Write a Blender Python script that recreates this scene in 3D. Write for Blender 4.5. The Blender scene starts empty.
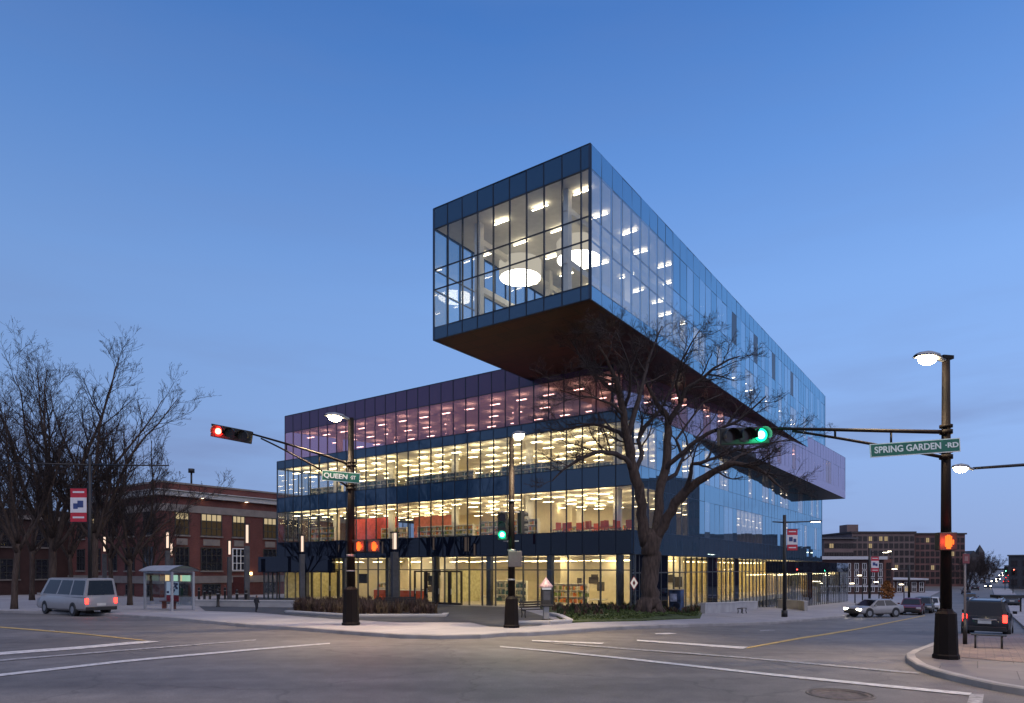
import bpy, bmesh, math, random
from mathutils import Vector, Matrix
R = math.radians
sc = bpy.context.scene
COL = sc.collection
F, CX, HY, E = 665.0, 512.0, 568.0, 2.7          # focal length (px), optical axis, horizon row, eye height
U = Vector((0.579, 0.815, 0)); V = Vector((-0.815, 0.579, 0)); N = Vector((0.815, -0.579, 0))

# ------------------------------------------------------------------ terrain
def lerp_table(t, y):
    if y <= t[0][0]: return t[0][1]
    for (a, va), (b, vb) in zip(t, t[1:]):
        if y <= b: return va + (vb - va) * (y - a) / (b - a)
    return t[-1][1]
TL = [(0, 0), (20, 0), (32, -.1), (46, -.3), (56, -.56), (70, -.74), (110, -1.0), (600, -1.5)]
TR = [(0, 0), (20, 0), (32, -.5), (46, -.98), (70, -1.8), (102, -2.7), (140, -3.3), (200, -3.3), (300, -1.8), (450, 1.0), (600, 1.6), (900, 2.2)]
def gz(x, y):
    if y < 5: return 0.0
    t = (x / y - .03) / .42
    t = max(0., min(1., t)); t = t * t * (3 - 2 * t)
    return lerp_table(TL, y) * (1 - t) + lerp_table(TR, y) * t
def Wx(px, d): return (px - CX) / F * d
def Zy(py, d): return E + (HY - py) * d / F
def G(px, py, off=0.0):
    """the point of the ground seen at a pixel"""
    if py <= HY + 1: py = HY + 1
    lo, hi = 2.0, 700.0
    d = lo
    while d < hi:
        if Zy(py, d) <= gz(Wx(px, d), d) + off: break
        d *= 1.03
    a, b = d / 1.03, d
    for _ in range(30):
        m = (a + b) / 2
        if Zy(py, m) <= gz(Wx(px, m), m) + off: b = m
        else: a = m
    return Vector((Wx(px, b), b, gz(Wx(px, b), b) + off))
def P3(px, py, d): return Vector((Wx(px, d), d, Zy(py, d)))

# ------------------------------------------------------------------ materials
MATS = {}
def nodes_of(m):
    m.use_nodes = True
    nt = m.node_tree; nt.nodes.clear()
    return nt, nt.nodes, nt.links
def mat(name, col, rough=.6, metal=0., var=.25, scale=3., spec=.5, bump=0., coat=0., stretch=None, detail=6):
    if name in MATS: return MATS[name]
    m = bpy.data.materials.new(name); nt, nd, lk = nodes_of(m)
    out = nd.new('ShaderNodeOutputMaterial'); p = nd.new('ShaderNodeBsdfPrincipled')
    lk.new(p.outputs[0], out.inputs[0])
    p.inputs['Roughness'].default_value = rough; p.inputs['Metallic'].default_value = metal
    p.inputs['Specular IOR Level'].default_value = spec
    p.inputs['Coat Weight'].default_value = coat
    tc = nd.new('ShaderNodeTexCoord'); nz = nd.new('ShaderNodeTexNoise')
    nz.inputs['Scale'].default_value = scale; nz.inputs['Detail'].default_value = detail
    src = tc.outputs['Object']
    if stretch:
        mp = nd.new('ShaderNodeMapping'); mp.inputs['Scale'].default_value = stretch
        lk.new(src, mp.inputs[0]); src = mp.outputs[0]
    lk.new(src, nz.inputs['Vector'])
    rp = nd.new('ShaderNodeValToRGB'); lk.new(nz.outputs['Fac'], rp.inputs[0])
    rp.color_ramp.elements[0].position = .3; rp.color_ramp.elements[1].position = .7
    rp.color_ramp.elements[0].color = tuple(c * (1 - var) for c in col) + (1,)
    rp.color_ramp.elements[1].color = tuple(min(1, c * (1 + var)) for c in col) + (1,)
    lk.new(rp.outputs[0], p.inputs['Base Color'])
    if bump:
        b = nd.new('ShaderNodeBump'); b.inputs['Strength'].default_value = bump; b.inputs['Distance'].default_value = .02
        lk.new(nz.outputs['Fac'], b.inputs['Height']); lk.new(b.outputs[0], p.inputs['Normal'])
    MATS[name] = m; return m
def emis(name, col, s):
    if name in MATS: return MATS[name]
    m = bpy.data.materials.new(name); nt, nd, lk = nodes_of(m)
    out = nd.new('ShaderNodeOutputMaterial'); e = nd.new('ShaderNodeEmission')
    e.inputs[0].default_value = tuple(col) + (1,); e.inputs[1].default_value = s
    lk.new(e.outputs[0], out.inputs[0]); MATS[name] = m; return m
def glass(name, tint, f0=.08, body=None, bodyw=0., refl=(1, 1, 1), rough=.0, power=5.):
    """thin architectural glass: see-through, Schlick reflection, optional diffuse share"""
    if name in MATS: return MATS[name]
    m = bpy.data.materials.new(name); nt, nd, lk = nodes_of(m)
    out = nd.new('ShaderNodeOutputMaterial')
    tr = nd.new('ShaderNodeBsdfTransparent'); tr.inputs[0].default_value = tuple(tint) + (1,)
    gl = nd.new('ShaderNodeBsdfGlossy'); gl.inputs['Roughness'].default_value = rough; gl.inputs[0].default_value = tuple(refl) + (1,)
    inner = tr.outputs[0]
    if body:
        df = nd.new('ShaderNodeBsdfDiffuse'); df.inputs[0].default_value = tuple(body) + (1,)
        mx = nd.new('ShaderNodeMixShader'); mx.inputs[0].default_value = bodyw
        lk.new(tr.outputs[0], mx.inputs[1]); lk.new(df.outputs[0], mx.inputs[2]); inner = mx.outputs[0]
    ge = nd.new('ShaderNodeNewGeometry'); dp = nd.new('ShaderNodeVectorMath'); dp.operation = 'DOT_PRODUCT'
    lk.new(ge.outputs['Incoming'], dp.inputs[0]); lk.new(ge.outputs['Normal'], dp.inputs[1])
    ab = nd.new('ShaderNodeMath'); ab.operation = 'ABSOLUTE'; lk.new(dp.outputs['Value'], ab.inputs[0])
    om = nd.new('ShaderNodeMath'); om.operation = 'SUBTRACT'; om.inputs[0].default_value = 1; lk.new(ab.outputs[0], om.inputs[1])
    pw = nd.new('ShaderNodeMath'); pw.operation = 'POWER'; pw.inputs[1].default_value = power; lk.new(om.outputs[0], pw.inputs[0])
    ma = nd.new('ShaderNodeMath'); ma.operation = 'MULTIPLY_ADD'; ma.inputs[1].default_value = 1 - f0; ma.inputs[2].default_value = f0
    lk.new(pw.outputs[0], ma.inputs[0])
    ms = nd.new('ShaderNodeMixShader'); lk.new(ma.outputs[0], ms.inputs[0]); lk.new(inner, ms.inputs[1]); lk.new(gl.outputs[0], ms.inputs[2])
    lk.new(ms.outputs[0], out.inputs[0]); MATS[name] = m; return m
def brickmat(name, c1, c2, mortar, scale, bw=.5, rh=.25, ms=.02, rough=.8, rot=0., vertical=False, var=.3):
    if name in MATS: return MATS[name]
    m = bpy.data.materials.new(name); nt, nd, lk = nodes_of(m)
    out = nd.new('ShaderNodeOutputMaterial'); p = nd.new('ShaderNodeBsdfPrincipled'); lk.new(p.outputs[0], out.inputs[0])
    p.inputs['Roughness'].default_value = rough; p.inputs['Specular IOR Level'].default_value = .25
    tc = nd.new('ShaderNodeTexCoord'); mp = nd.new('ShaderNodeMapping')
    br = nd.new('ShaderNodeTexBrick')
    if vertical:
        sx = nd.new('ShaderNodeSeparateXYZ'); ad = nd.new('ShaderNodeMath'); ad.operation = 'ADD'; cx = nd.new('ShaderNodeCombineXYZ')
        lk.new(tc.outputs['Object'], sx.inputs[0]); lk.new(sx.outputs[0], ad.inputs[0]); lk.new(sx.outputs[1], ad.inputs[1])
        lk.new(ad.outputs[0], cx.inputs[0]); lk.new(sx.outputs[2], cx.inputs[1]); lk.new(cx.outputs[0], mp.inputs[0])
    else:
        lk.new(tc.outputs['Object'], mp.inputs[0]); mp.inputs['Rotation'].default_value = (0, 0, rot)
    lk.new(mp.outputs[0], br.inputs['Vector'])
    br.inputs['Scale'].default_value = scale; br.inputs['Brick Width'].default_value = bw; br.inputs['Row Height'].default_value = rh
    br.inputs['Mortar Size'].default_value = ms
    br.inputs['Color1'].default_value = tuple(c1) + (1,); br.inputs['Color2'].default_value = tuple(c2) + (1,); br.inputs['Mortar'].default_value = tuple(mortar) + (1,)
    nz = nd.new('ShaderNodeTexNoise'); nz.inputs['Scale'].default_value = .35; nz.inputs['Detail'].default_value = 8
    lk.new(tc.outputs['Object'], nz.inputs['Vector'])
    mr = nd.new('ShaderNodeMapRange'); mr.inputs[1].default_value = .3; mr.inputs[2].default_value = .7; mr.inputs[3].default_value = 1 - var; mr.inputs[4].default_value = 1 + var
    lk.new(nz.outputs['Fac'], mr.inputs[0])
    vm = nd.new('ShaderNodeVectorMath'); vm.operation = 'SCALE'; lk.new(br.outputs['Color'], vm.inputs[0]); lk.new(mr.outputs[0], vm.inputs['Scale'])
    lk.new(vm.outputs[0], p.inputs['Base Color']); MATS[name] = m; return m
def asphalt():
    m = bpy.data.materials.new('asphalt'); nt, nd, lk = nodes_of(m)
    out = nd.new('ShaderNodeOutputMaterial'); p = nd.new('ShaderNodeBsdfPrincipled'); lk.new(p.outputs[0], out.inputs[0])
    tc = nd.new('ShaderNodeTexCoord')
    n1 = nd.new('ShaderNodeTexNoise'); n1.inputs['Scale'].default_value = .22; n1.inputs['Detail'].default_value = 5
    mp = nd.new('ShaderNodeMapping'); mp.inputs['Scale'].default_value = (.35, 1.3, 1)     # wear drawn out along the street
    lk.new(tc.outputs['Object'], mp.inputs[0]); lk.new(mp.outputs[0], n1.inputs['Vector'])
    n2 = nd.new('ShaderNodeTexNoise'); n2.inputs['Scale'].default_value = 45; n2.inputs['Detail'].default_value = 3; lk.new(tc.outputs['Object'], n2.inputs['Vector'])
    n3 = nd.new('ShaderNodeTexNoise'); n3.inputs['Scale'].default_value = 1.4; n3.inputs['Detail'].default_value = 8; lk.new(tc.outputs['Object'], n3.inputs['Vector'])
    vo = nd.new('ShaderNodeTexVoronoi'); vo.feature = 'DISTANCE_TO_EDGE'; vo.inputs['Scale'].default_value = .16
    wv = nd.new('ShaderNodeVectorMath'); wv.operation = 'MULTIPLY_ADD'; wv.inputs[1].default_value = (1.2, 1.2, 0); lk.new(n3.outputs['Color'], wv.inputs[0]); lk.new(tc.outputs['Object'], wv.inputs[2])
    lk.new(wv.outputs[0], vo.inputs['Vector'])
    cr = nd.new('ShaderNodeMapRange'); cr.inputs[1].default_value = .002; cr.inputs[2].default_value = .009; cr.inputs[3].default_value = .74; cr.inputs[4].default_value = 1; lk.new(vo.outputs['Distance'], cr.inputs[0])
    r1 = nd.new('ShaderNodeValToRGB'); lk.new(n1.outputs['Fac'], r1.inputs[0])
    r1.color_ramp.elements[0].position = .32; r1.color_ramp.elements[1].position = .68
    r1.color_ramp.elements[0].color = (.098, .089, .085, 1); r1.color_ramp.elements[1].color = (.162, .148, .14, 1)
    def mul(a, node, lo, hi):
        mr = nd.new('ShaderNodeMapRange'); mr.inputs[1].default_value = .3; mr.inputs[2].default_value = .7; mr.inputs[3].default_value = lo; mr.inputs[4].default_value = hi
        lk.new(node, mr.inputs[0]); v = nd.new('ShaderNodeVectorMath'); v.operation = 'SCALE'; lk.new(a, v.inputs[0]); lk.new(mr.outputs[0], v.inputs['Scale']); return v.outputs[0]
    n4 = nd.new('ShaderNodeTexNoise'); n4.inputs['Scale'].default_value = .5; n4.inputs['Detail'].default_value = 3
    m4 = nd.new('ShaderNodeMapping'); m4.inputs['Rotation'].default_value = (0, 0, R(22)); m4.inputs['Scale'].default_value = (.12, 2.2, 1); lk.new(tc.outputs['Object'], m4.inputs[0]); lk.new(m4.outputs[0], n4.inputs['Vector'])     # tyre-worn streaks
    c = mul(r1.outputs[0], n2.outputs['Fac'], .72, 1.28); c = mul(c, n3.outputs['Fac'], .82, 1.18); c = mul(c, n4.outputs['Fac'], .88, 1.1)
    v = nd.new('ShaderNodeVectorMath'); v.operation = 'SCALE'; lk.new(c, v.inputs[0]); lk.new(cr.outputs[0], v.inputs['Scale'])
    lk.new(v.outputs[0], p.inputs['Base Color'])
    p.inputs['Roughness'].default_value = .62; p.inputs['Specular IOR Level'].default_value = .4
    b = nd.new('ShaderNodeBump'); b.inputs['Strength'].default_value = .35; b.inputs['Distance'].default_value = .01; lk.new(n2.outputs['Fac'], b.inputs['Height']); lk.new(b.outputs[0], p.inputs['Normal'])
    MATS['asphalt'] = m; return m
ASPH = asphalt()
BLACK = mat('black_metal', (.012, .011, .012), .45, .2, .2)
DKBROWN = mat('dark_bronze_paint', (.007, .0048, .0045), .65, 0., .25, 2, .15)
STEEL = mat('galvanised_steel', (.42, .43, .45), .4, .7, .12)
GREYM = mat('grey_metal', (.22, .23, .25), .45, .4, .12)
WHITE = mat('white_paint', (.75, .75, .74), .5, 0, .06)
CONC = mat('concrete', (.34, .33, .33), .8, 0, .16, .9)
RUB = mat('tyre_rubber', (.015, .015, .016), .8, 0, .1)
DARKG = mat('dark_window_glass', (.008, .009, .012), .06, 0, .1, 1, .35)
CHROME = mat('chrome', (.6, .6, .62), .2, 1, .05)
LAMPON = emis('lamp_lens_lit', (1., .8, .52), 90)
PAINTW = mat('road_paint_white', (.48, .46, .45), .7, 0, .3, 6)
PAINTF = mat('road_paint_worn', (.27, .26, .26), .7, 0, .5, 7)
PAINTY = mat('road_paint_yellow', (.42, .29, .1), .7, 0, .3, 6)

# ------------------------------------------------------------------ object helpers
def tag(o, label=None, cat=None, group=None, kind=None):
    if label: o['label'] = label
    if cat: o['category'] = cat
    if group: o['group'] = group
    if kind: o['kind'] = kind
    return o
def thing(name, label, cat, loc=(0, 0, 0), rz=0., group=None, scale=None):
    o = bpy.data.objects.new(name, None); COL.objects.link(o)
    o.location = loc; o.rotation_euler = (0, 0, rz); o.empty_display_size = .2
    if scale: o.scale = (scale,) * 3
    return tag(o, label, cat, group)
def root_matrix(o):
    m = o.matrix_basis.copy()
    while o.parent: o = o.parent; m = o.matrix_basis @ m
    return m
def copy_tree(o, parent=None):
    c = o.copy(); COL.objects.link(c)
    if parent: c.parent = parent
    for ch in o.children: copy_tree(ch, c)
    return c
class MB:
    """collects shapes, builds ONE mesh object"""
    def __init__(s): s.v = []; s.f = []; s.sm = []
    def add(s, vs, fs, smooth=False):
        b = len(s.v); s.v += [Vector(v) for v in vs]; s.f += [tuple(b + i for i in f) for f in fs]; s.sm += [smooth] * len(fs); return s
    def quad(s, a, b, c, d): return s.add([a, b, c, d], [(0, 1, 2, 3)])
    def box(s, c, size, rz=0., M=None):
        x, y, z = [k / 2 for k in size]; c = Vector(c)
        vs = [Vector((i, j, k)) for k in (-z, z) for j in (-y, y) for i in (-x, x)]
        rot = Matrix.Rotation(rz, 3, 'Z') if M is None else M
        vs = [c + rot @ v for v in vs]
        return s.add(vs, [(0, 2, 3, 1), (4, 5, 7, 6), (0, 1, 5, 4), (2, 6, 7, 3), (0, 4, 6, 2), (1, 3, 7, 5)])
    def bar(s, a, b, w, h, up=(0, 0, 1)):
        a, b = Vector(a), Vector(b); d = b - a; L = d.length; d.normalize(); u = Vector(up)
        x = d.cross(u)
        if x.length < 1e-4: x = d.cross(Vector((1, 0, 0)))
        x.normalize(); z = x.cross(d)
        return s.box((a + b) / 2, (w, L, h), M=Matrix((x, d, z)).transposed())
    def prism(s, poly, z0, z1, cap=True):
        n = len(poly)
        ar = sum(poly[i][0] * poly[(i + 1) % n][1] - poly[(i + 1) % n][0] * poly[i][1] for i in range(n))
        if ar < 0: poly = poly[::-1]
        vs = [(p[0], p[1], z0) for p in poly] + [(p[0], p[1], z1) for p in poly]
        fs = [(i, (i + 1) % n, n + (i + 1) % n, n + i) for i in range(n)]
        if cap: fs += [tuple(range(n - 1, -1, -1)), tuple(range(n, 2 * n))]
        return s.add(vs, fs)
    def tube(s, pts, rs, n=8, cap=True, smooth=True):
        pts = [Vector(p) for p in pts]
        if not isinstance(rs, (list, tuple)): rs = [rs] * len(pts)
        vs = []; ref = None
        for i, p in enumerate(pts):
            d = (pts[min(i + 1, len(pts) - 1)] - pts[max(i - 1, 0)])
            if d.length < 1e-6: d = Vector((0, 0, 1))
            d.normalize()
            if ref is None: ref = d.orthogonal().normalized()
            x = (ref - d * ref.dot(d))
            x = x.normalized() if x.length > 1e-4 else d.orthogonal().normalized()
            ref = x; y = d.cross(x)
            for k in range(n):
                a = 2 * math.pi * k / n; vs.append(p + (x * math.cos(a) + y * math.sin(a)) * rs[i])
        fs = []
        for i in range(len(pts) - 1):
            for k in range(n): fs.append((i * n + k, i * n + (k + 1) % n, (i + 1) * n + (k + 1) % n, (i + 1) * n + k))
        s.add(vs, fs, smooth)
        if cap and n > 3:
            b = len(s.v) - len(vs)
            s.f += [tuple(b + k for k in range(n - 1, -1, -1)), tuple(b + (len(pts) - 1) * n + k for k in range(n))]; s.sm += [False, False]
        return s
    def cyl(s, c, r, z0, z1, n=16, r1=None):
        return s.tube([(c[0], c[1], z0), (c[0], c[1], z1)], [r, r if r1 is None else r1], n)
    def lathe(s, c, prof, n=14):
        vs = []; fs = []
        for r, z in prof:
            for k in range(n):
                a = 2 * math.pi * k / n; vs.append((c[0] + r * math.cos(a), c[1] + r * math.sin(a), c[2] + z))
        for i in range(len(prof) - 1):
            for k in range(n): fs.append((i * n + k, i * n + (k + 1) % n, (i + 1) * n + (k + 1) % n, (i + 1) * n + k))
        fs += [tuple(range(n - 1, -1, -1)), tuple((len(prof) - 1) * n + k for k in range(n))]
        return s.add(vs, fs, True)
    def ball(s, c, rx, ry=None, rz=None, n=10, m=7):
        ry = ry or rx; rz = rz or rx
        prof = [(math.sin(math.pi * i / m), -math.cos(math.pi * i / m)) for i in range(m + 1)]
        vs = []; fs = []
        for r, z in prof:
            for k in range(n):
                a = 2 * math.pi * k / n; vs.append((c[0] + rx * r * math.cos(a), c[1] + ry * r * math.sin(a), c[2] + rz * z))
        for i in range(m):
            for k in range(n): fs.append((i * n + k, i * n + (k + 1) % n, (i + 1) * n + (k + 1) % n, (i + 1) * n + k))
        return s.add(vs, fs, True)
    def disc(s, c, nrm, r, n=16):
        nrm = Vector(nrm).normalized(); x = nrm.orthogonal().normalized(); y = nrm.cross(x); c = Vector(c)
        return s.add([c + (x * math.cos(2 * math.pi * k / n) + y * math.sin(2 * math.pi * k / n)) * r for k in range(n)], [tuple(range(n))])
    def build(s, name, m, parent=None, world=False, bevel=0., origin=None):
        vs = s.v
        if world and parent is not None:
            inv = root_matrix(parent).inverted(); vs = [inv @ v for v in vs]
        if origin is not None: vs = [v - Vector(origin) for v in vs]
        me = bpy.data.meshes.new(name); me.from_pydata([tuple(v) for v in vs], [], s.f)
        me.polygons.foreach_set('use_smooth', s.sm)
        me.materials.append(m); me.update()
        o = bpy.data.objects.new(name, me); COL.objects.link(o)
        if parent is not None: o.parent = parent
        if origin is not None: o.location = origin
        if bevel:
            b = o.modifiers.new('bevel', 'BEVEL'); b.width = bevel; b.segments = 2; b.limit_method = 'ANGLE'; b.angle_limit = R(40)
        return o
GRX = [-700, -400, -250, -160, -120] + [x * 4. for x in range(-24, 36)] + [150, 170, 200, 250, 320, 420, 600, 900]
GRY = [-150, -60, -20, -8] + [y * 4. for y in range(0, 36)] + [150, 160, 175, 190, 210, 230, 260, 300, 340, 390, 450, 520, 600, 750, 900, 1600]
def drape(name, poly, off, m, skirt=0., kind='structure', bump=None):
    """a polygon laid over the terrain, its rim turned down by skirt"""
    bm = bmesh.new()
    f = bm.faces.new([bm.verts.new((p[0], p[1], 0)) for p in poly])
    bmesh.ops.triangulate(bm, faces=[f])
    xs = [p[0] for p in poly]; ys = [p[1] for p in poly]
    for axis, lines, lo, hi in ((0, GRX, min(xs), max(xs)), (1, GRY, min(ys), max(ys))):
        for l in lines:
            if lo < l < hi:
                co = (l, 0, 0) if axis == 0 else (0, l, 0); no = (1, 0, 0) if axis == 0 else (0, 1, 0)
                bmesh.ops.bisect_plane(bm, geom=bm.verts[:] + bm.edges[:] + bm.faces[:], dist=1e-5, plane_co=co, plane_no=no)
    rim = [e for e in bm.edges if len(e.link_faces) == 1]
    rv = {v for e in rim for v in e.verts}
    for v in bm.verts: v.co.z = gz(v.co.x, v.co.y) + off + (bump(v.co.x, v.co.y) if bump and v not in rv else 0)
    for fc in bm.faces:
        fc.normal_update()
        if fc.normal.z < 0: fc.normal_flip()
    if skirt:
        r = bmesh.ops.extrude_edge_only(bm, edges=rim)
        for v in [g for g in r['geom'] if isinstance(g, bmesh.types.BMVert)]: v.co.z -= skirt
        bmesh.ops.recalc_face_normals(bm, faces=bm.faces[:])
    me = bpy.data.meshes.new(name); bm.to_mesh(me); bm.free(); me.materials.append(m)
    o = bpy.data.objects.new(name, me); COL.objects.link(o)
    if kind: o['kind'] = kind
    return o
def text(parent, s, size, m, loc, rot, name='lettering', extrude=.004, sx=1.):
    cu = bpy.data.curves.new(name, 'FONT'); cu.body = s; cu.size = size; cu.extrude = extrude; cu.align_x = 'LEFT'; cu.align_y = 'CENTER'
    cu.materials.append(m); cu.offset = .006
    tmp = bpy.data.objects.new(name, cu); COL.objects.link(tmp)
    bpy.context.view_layer.update()
    me = bpy.data.meshes.new_from_object(tmp.evaluated_get(bpy.context.evaluated_depsgraph_get()))
    bpy.data.objects.remove(tmp); bpy.data.curves.remove(cu)
    if not me.materials: me.materials.append(m)
    o = bpy.data.objects.new(name, me); COL.objects.link(o); o.parent = parent; o.location = loc; o.rotation_euler = rot; o.scale = (sx, 1, 1)
    return o
def width_of(o): xs = [v.co.x for v in o.data.vertices]; return max(xs) - min(xs)
def lamp(parent, loc, power, col=(1, .74, .45), kind='SPOT', size=R(150), rad=.12, blend=.5):
    l = bpy.data.lights.new('street_lamp_light', kind); l.energy = power; l.color = col; l.shadow_soft_size = rad
    if kind == 'SPOT': l.spot_size = size; l.spot_blend = blend
    o = bpy.data.objects.new('lamp_light', l); COL.objects.link(o); o.parent = parent; o.location = loc
    return o
# ------------------------------------------------------------------ camera, world, sun
cam = bpy.data.cameras.new('camera'); cam.sensor_width = 36; cam.lens = F / 1024 * 36; cam.shift_y = (HY - 351.5) / 1024
cam.clip_end = 5000; cam.clip_start = .1
co = bpy.data.objects.new('camera', cam); COL.objects.link(co); co.location = (0, 0, E); co.rotation_euler = (R(90), 0, 0); sc.camera = co
w = bpy.data.worlds.new('World'); sc.world = w; w.use_nodes = True
nt = w.node_tree; nd = nt.nodes; lk = nt.links; nd.clear()
out = nd.new('ShaderNodeOutputWorld'); bg = nd.new('ShaderNodeBackground'); lk.new(bg.outputs[0], out.inputs[0])
tc = nd.new('ShaderNodeTexCoord'); sx = nd.new('ShaderNodeSeparateXYZ'); lk.new(tc.outputs['Generated'], sx.inputs[0])
rp = nd.new('ShaderNodeValToRGB'); lk.new(sx.outputs[2], rp.inputs[0])
els = rp.color_ramp.elements
SKY = [(0., (.285, .385, .66)), (.06, (.28, .41, .72)), (.18, (.275, .455, .85)), (.36, (.22, .42, .86)), (.5, (.135, .315, .75)), (.64, (.065, .21, .60)), (1., (.08, .2, .5))]
els[0].position = 0; els[0].color = SKY[0][1] + (1,); els[1].position = 1; els[1].color = SKY[-1][1] + (1,)
for p, c in SKY[1:-1]:
    e = els.new(p); e.color = c + (1,)
# darker towards the left, brighter (after-glow) towards the right
dt = nd.new('ShaderNodeVectorMath'); dt.operation = 'DOT_PRODUCT'; dt.inputs[1].default_value = (.9, .25, 0); lk.new(tc.outputs['Generated'], dt.inputs[0])
mr = nd.new('ShaderNodeMapRange'); mr.inputs[1].default_value = -1; mr.inputs[2].default_value = 1; mr.inputs[3].default_value = .7; mr.inputs[4].default_value = 1.16; lk.new(dt.outputs['Value'], mr.inputs[0])
vm = nd.new('ShaderNodeVectorMath'); vm.operation = 'SCALE'; lk.new(rp.outputs[0], vm.inputs[0]); lk.new(mr.outputs[0], vm.inputs['Scale'])
# thin streaky dusk clouds low in the sky
mp = nd.new('ShaderNodeMapping'); mp.inputs['Scale'].default_value = (1.2, 1.2, 7); lk.new(tc.outputs['Generated'], mp.inputs[0])
nz = nd.new('ShaderNodeTexNoise'); nz.inputs['Scale'].default_value = 2.1; nz.inputs['Detail'].default_value = 6; nz.inputs['Roughness'].default_value = .52; lk.new(mp.outputs[0], nz.inputs['Vector'])
cm = nd.new('ShaderNodeMapRange'); cm.inputs[1].default_value = .46; cm.inputs[2].default_value = .68; cm.inputs[3].default_value = 0; cm.inputs[4].default_value = .8; lk.new(nz.outputs['Fac'], cm.inputs[0])
lo = nd.new('ShaderNodeMapRange'); lo.inputs[1].default_value = .02; lo.inputs[2].default_value = .34; lo.inputs[3].default_value = 1; lo.inputs[4].default_value = .12; lk.new(sx.outputs[2], lo.inputs[0])
mu = nd.new('ShaderNodeMath'); mu.operation = 'MULTIPLY'; lk.new(cm.outputs[0], mu.inputs[0]); lk.new(lo.outputs[0], mu.inputs[1])
mx = nd.new('ShaderNodeMixRGB'); lk.new(mu.outputs[0], mx.inputs[0]); lk.new(vm.outputs[0], mx.inputs[1]); mx.inputs[2].default_value = (.19, .25, .47, 1)
# faint physical dusk sky on top: sun just under the horizon, behind the camera on the right
ns = nd.new('ShaderNodeTexSky'); ns.sky_type = 'NISHITA'; ns.sun_disc = False; ns.sun_elevation = R(-2); ns.sun_rotation = R(120)
sk = nd.new('ShaderNodeVectorMath'); sk.operation = 'SCALE'; sk.inputs['Scale'].default_value = .06; lk.new(ns.outputs[0], sk.inputs[0])
ad = nd.new('ShaderNodeVectorMath'); ad.operation = 'ADD'; lk.new(mx.outputs[0], ad.inputs[0]); lk.new(sk.outputs[0], ad.inputs[1])
# added glow high in the sky behind the camera, lighting the ground from above
g1 = nd.new('ShaderNodeVectorMath'); g1.operation = 'DOT_PRODUCT'; g1.inputs[1].default_value = (.22, -.5, .84); lk.new(tc.outputs['Generated'], g1.inputs[0])
g2 = nd.new('ShaderNodeMapRange'); g2.interpolation_type = 'SMOOTHSTEP'; g2.inputs[1].default_value = .5; g2.inputs[2].default_value = 1.; g2.inputs[3].default_value = 0; g2.inputs[4].default_value = 1.5; lk.new(g1.outputs['Value'], g2.inputs[0])
g3 = nd.new('ShaderNodeVectorMath'); g3.operation = 'SCALE'; g3.inputs[0].default_value = (1., .86, .8); lk.new(g2.outputs[0], g3.inputs['Scale'])
a2 = nd.new('ShaderNodeVectorMath'); a2.operation = 'ADD'; lk.new(ad.outputs[0], a2.inputs[0]); lk.new(g3.outputs[0], a2.inputs[1])
lk.new(a2.outputs[0], bg.inputs[0]); bg.inputs[1].default_value = .87
sun = bpy.data.lights.new('dusk_sun', 'SUN'); sun.energy = .12; sun.angle = R(25); sun.color = (1, .8, .72)
so = bpy.data.objects.new('dusk_sun', sun); COL.objects.link(so); so.rotation_euler = (R(70), 0, R(60))

sc.render.engine = 'CYCLES'
sc.view_settings.view_transform = 'Standard'; sc.view_settings.look = 'None'; sc.view_settings.exposure = .1; sc.view_settings.gamma = 1
sc.cycles.use_denoising = True; sc.cycles.max_bounces = 8; sc.cycles.transparent_max_bounces = 24; sc.cycles.glossy_bounces = 4; sc.cycles.diffuse_bounces = 5
sc.cycles.sample_clamp_indirect = 4; sc.cycles.caustics_reflective = False; sc.cycles.caustics_refractive = False
sc.cycles.use_light_tree = True

# ------------------------------------------------------------------ ground
def pix(poly, off=0.): return [G(x, y, off) for x, y in poly]
drape('ground', [(-690, -140), (890, -140), (890, 1500), (-690, 1500)], -.03, ASPH)
SIDE = brickmat('concrete_sidewalk', (.28, .27, .29), (.32, .31, .325), (.17, .165, .17), 1., 1.6, 1.6, .012, .8, R(35), var=.13)
PLAZA = brickmat('dark_plaza_pavers', (.05, .054, .064), (.066, .07, .082), (.032, .033, .038), 1., .8, .4, .012, .7, R(-35), var=.2)
BRICKPAVE = brickmat('brick_pavement', (.17, .13, .12), (.22, .17, .15), (.1, .09, .085), 1., .4, .2, .012, .8, R(35), var=.2)
KERB = mat('granite_kerb', (.26, .245, .24), .75, 0, .2, 1.2)
H = .13
curb = [(-330, 607), (-120, 610.2), (0, 612.2), (87, 614.5), (170, 619.5), (250, 627), (300, 630), (331, 632.5), (371, 635.5), (400, 637.6), (440, 638.5), (480, 637.8), (506, 635.6), (527, 635.3), (565, 632.8), (612, 629.5), (690, 626.5), (768, 624), (843, 617.3)]
front = pix(curb, 0)
far = [Vector((t.x, t.y, 0)) for t in (front[-1] + U * 60, front[-1] + U * 140, front[-1] + U * 140 + V * 90)]
block = [p.xy for p in front] + [p.xy for p in far] + [Vector((-40, 150)), Vector((-160, 120))]
drape('sidewalk', block, H, SIDE, skirt=.3)
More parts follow.
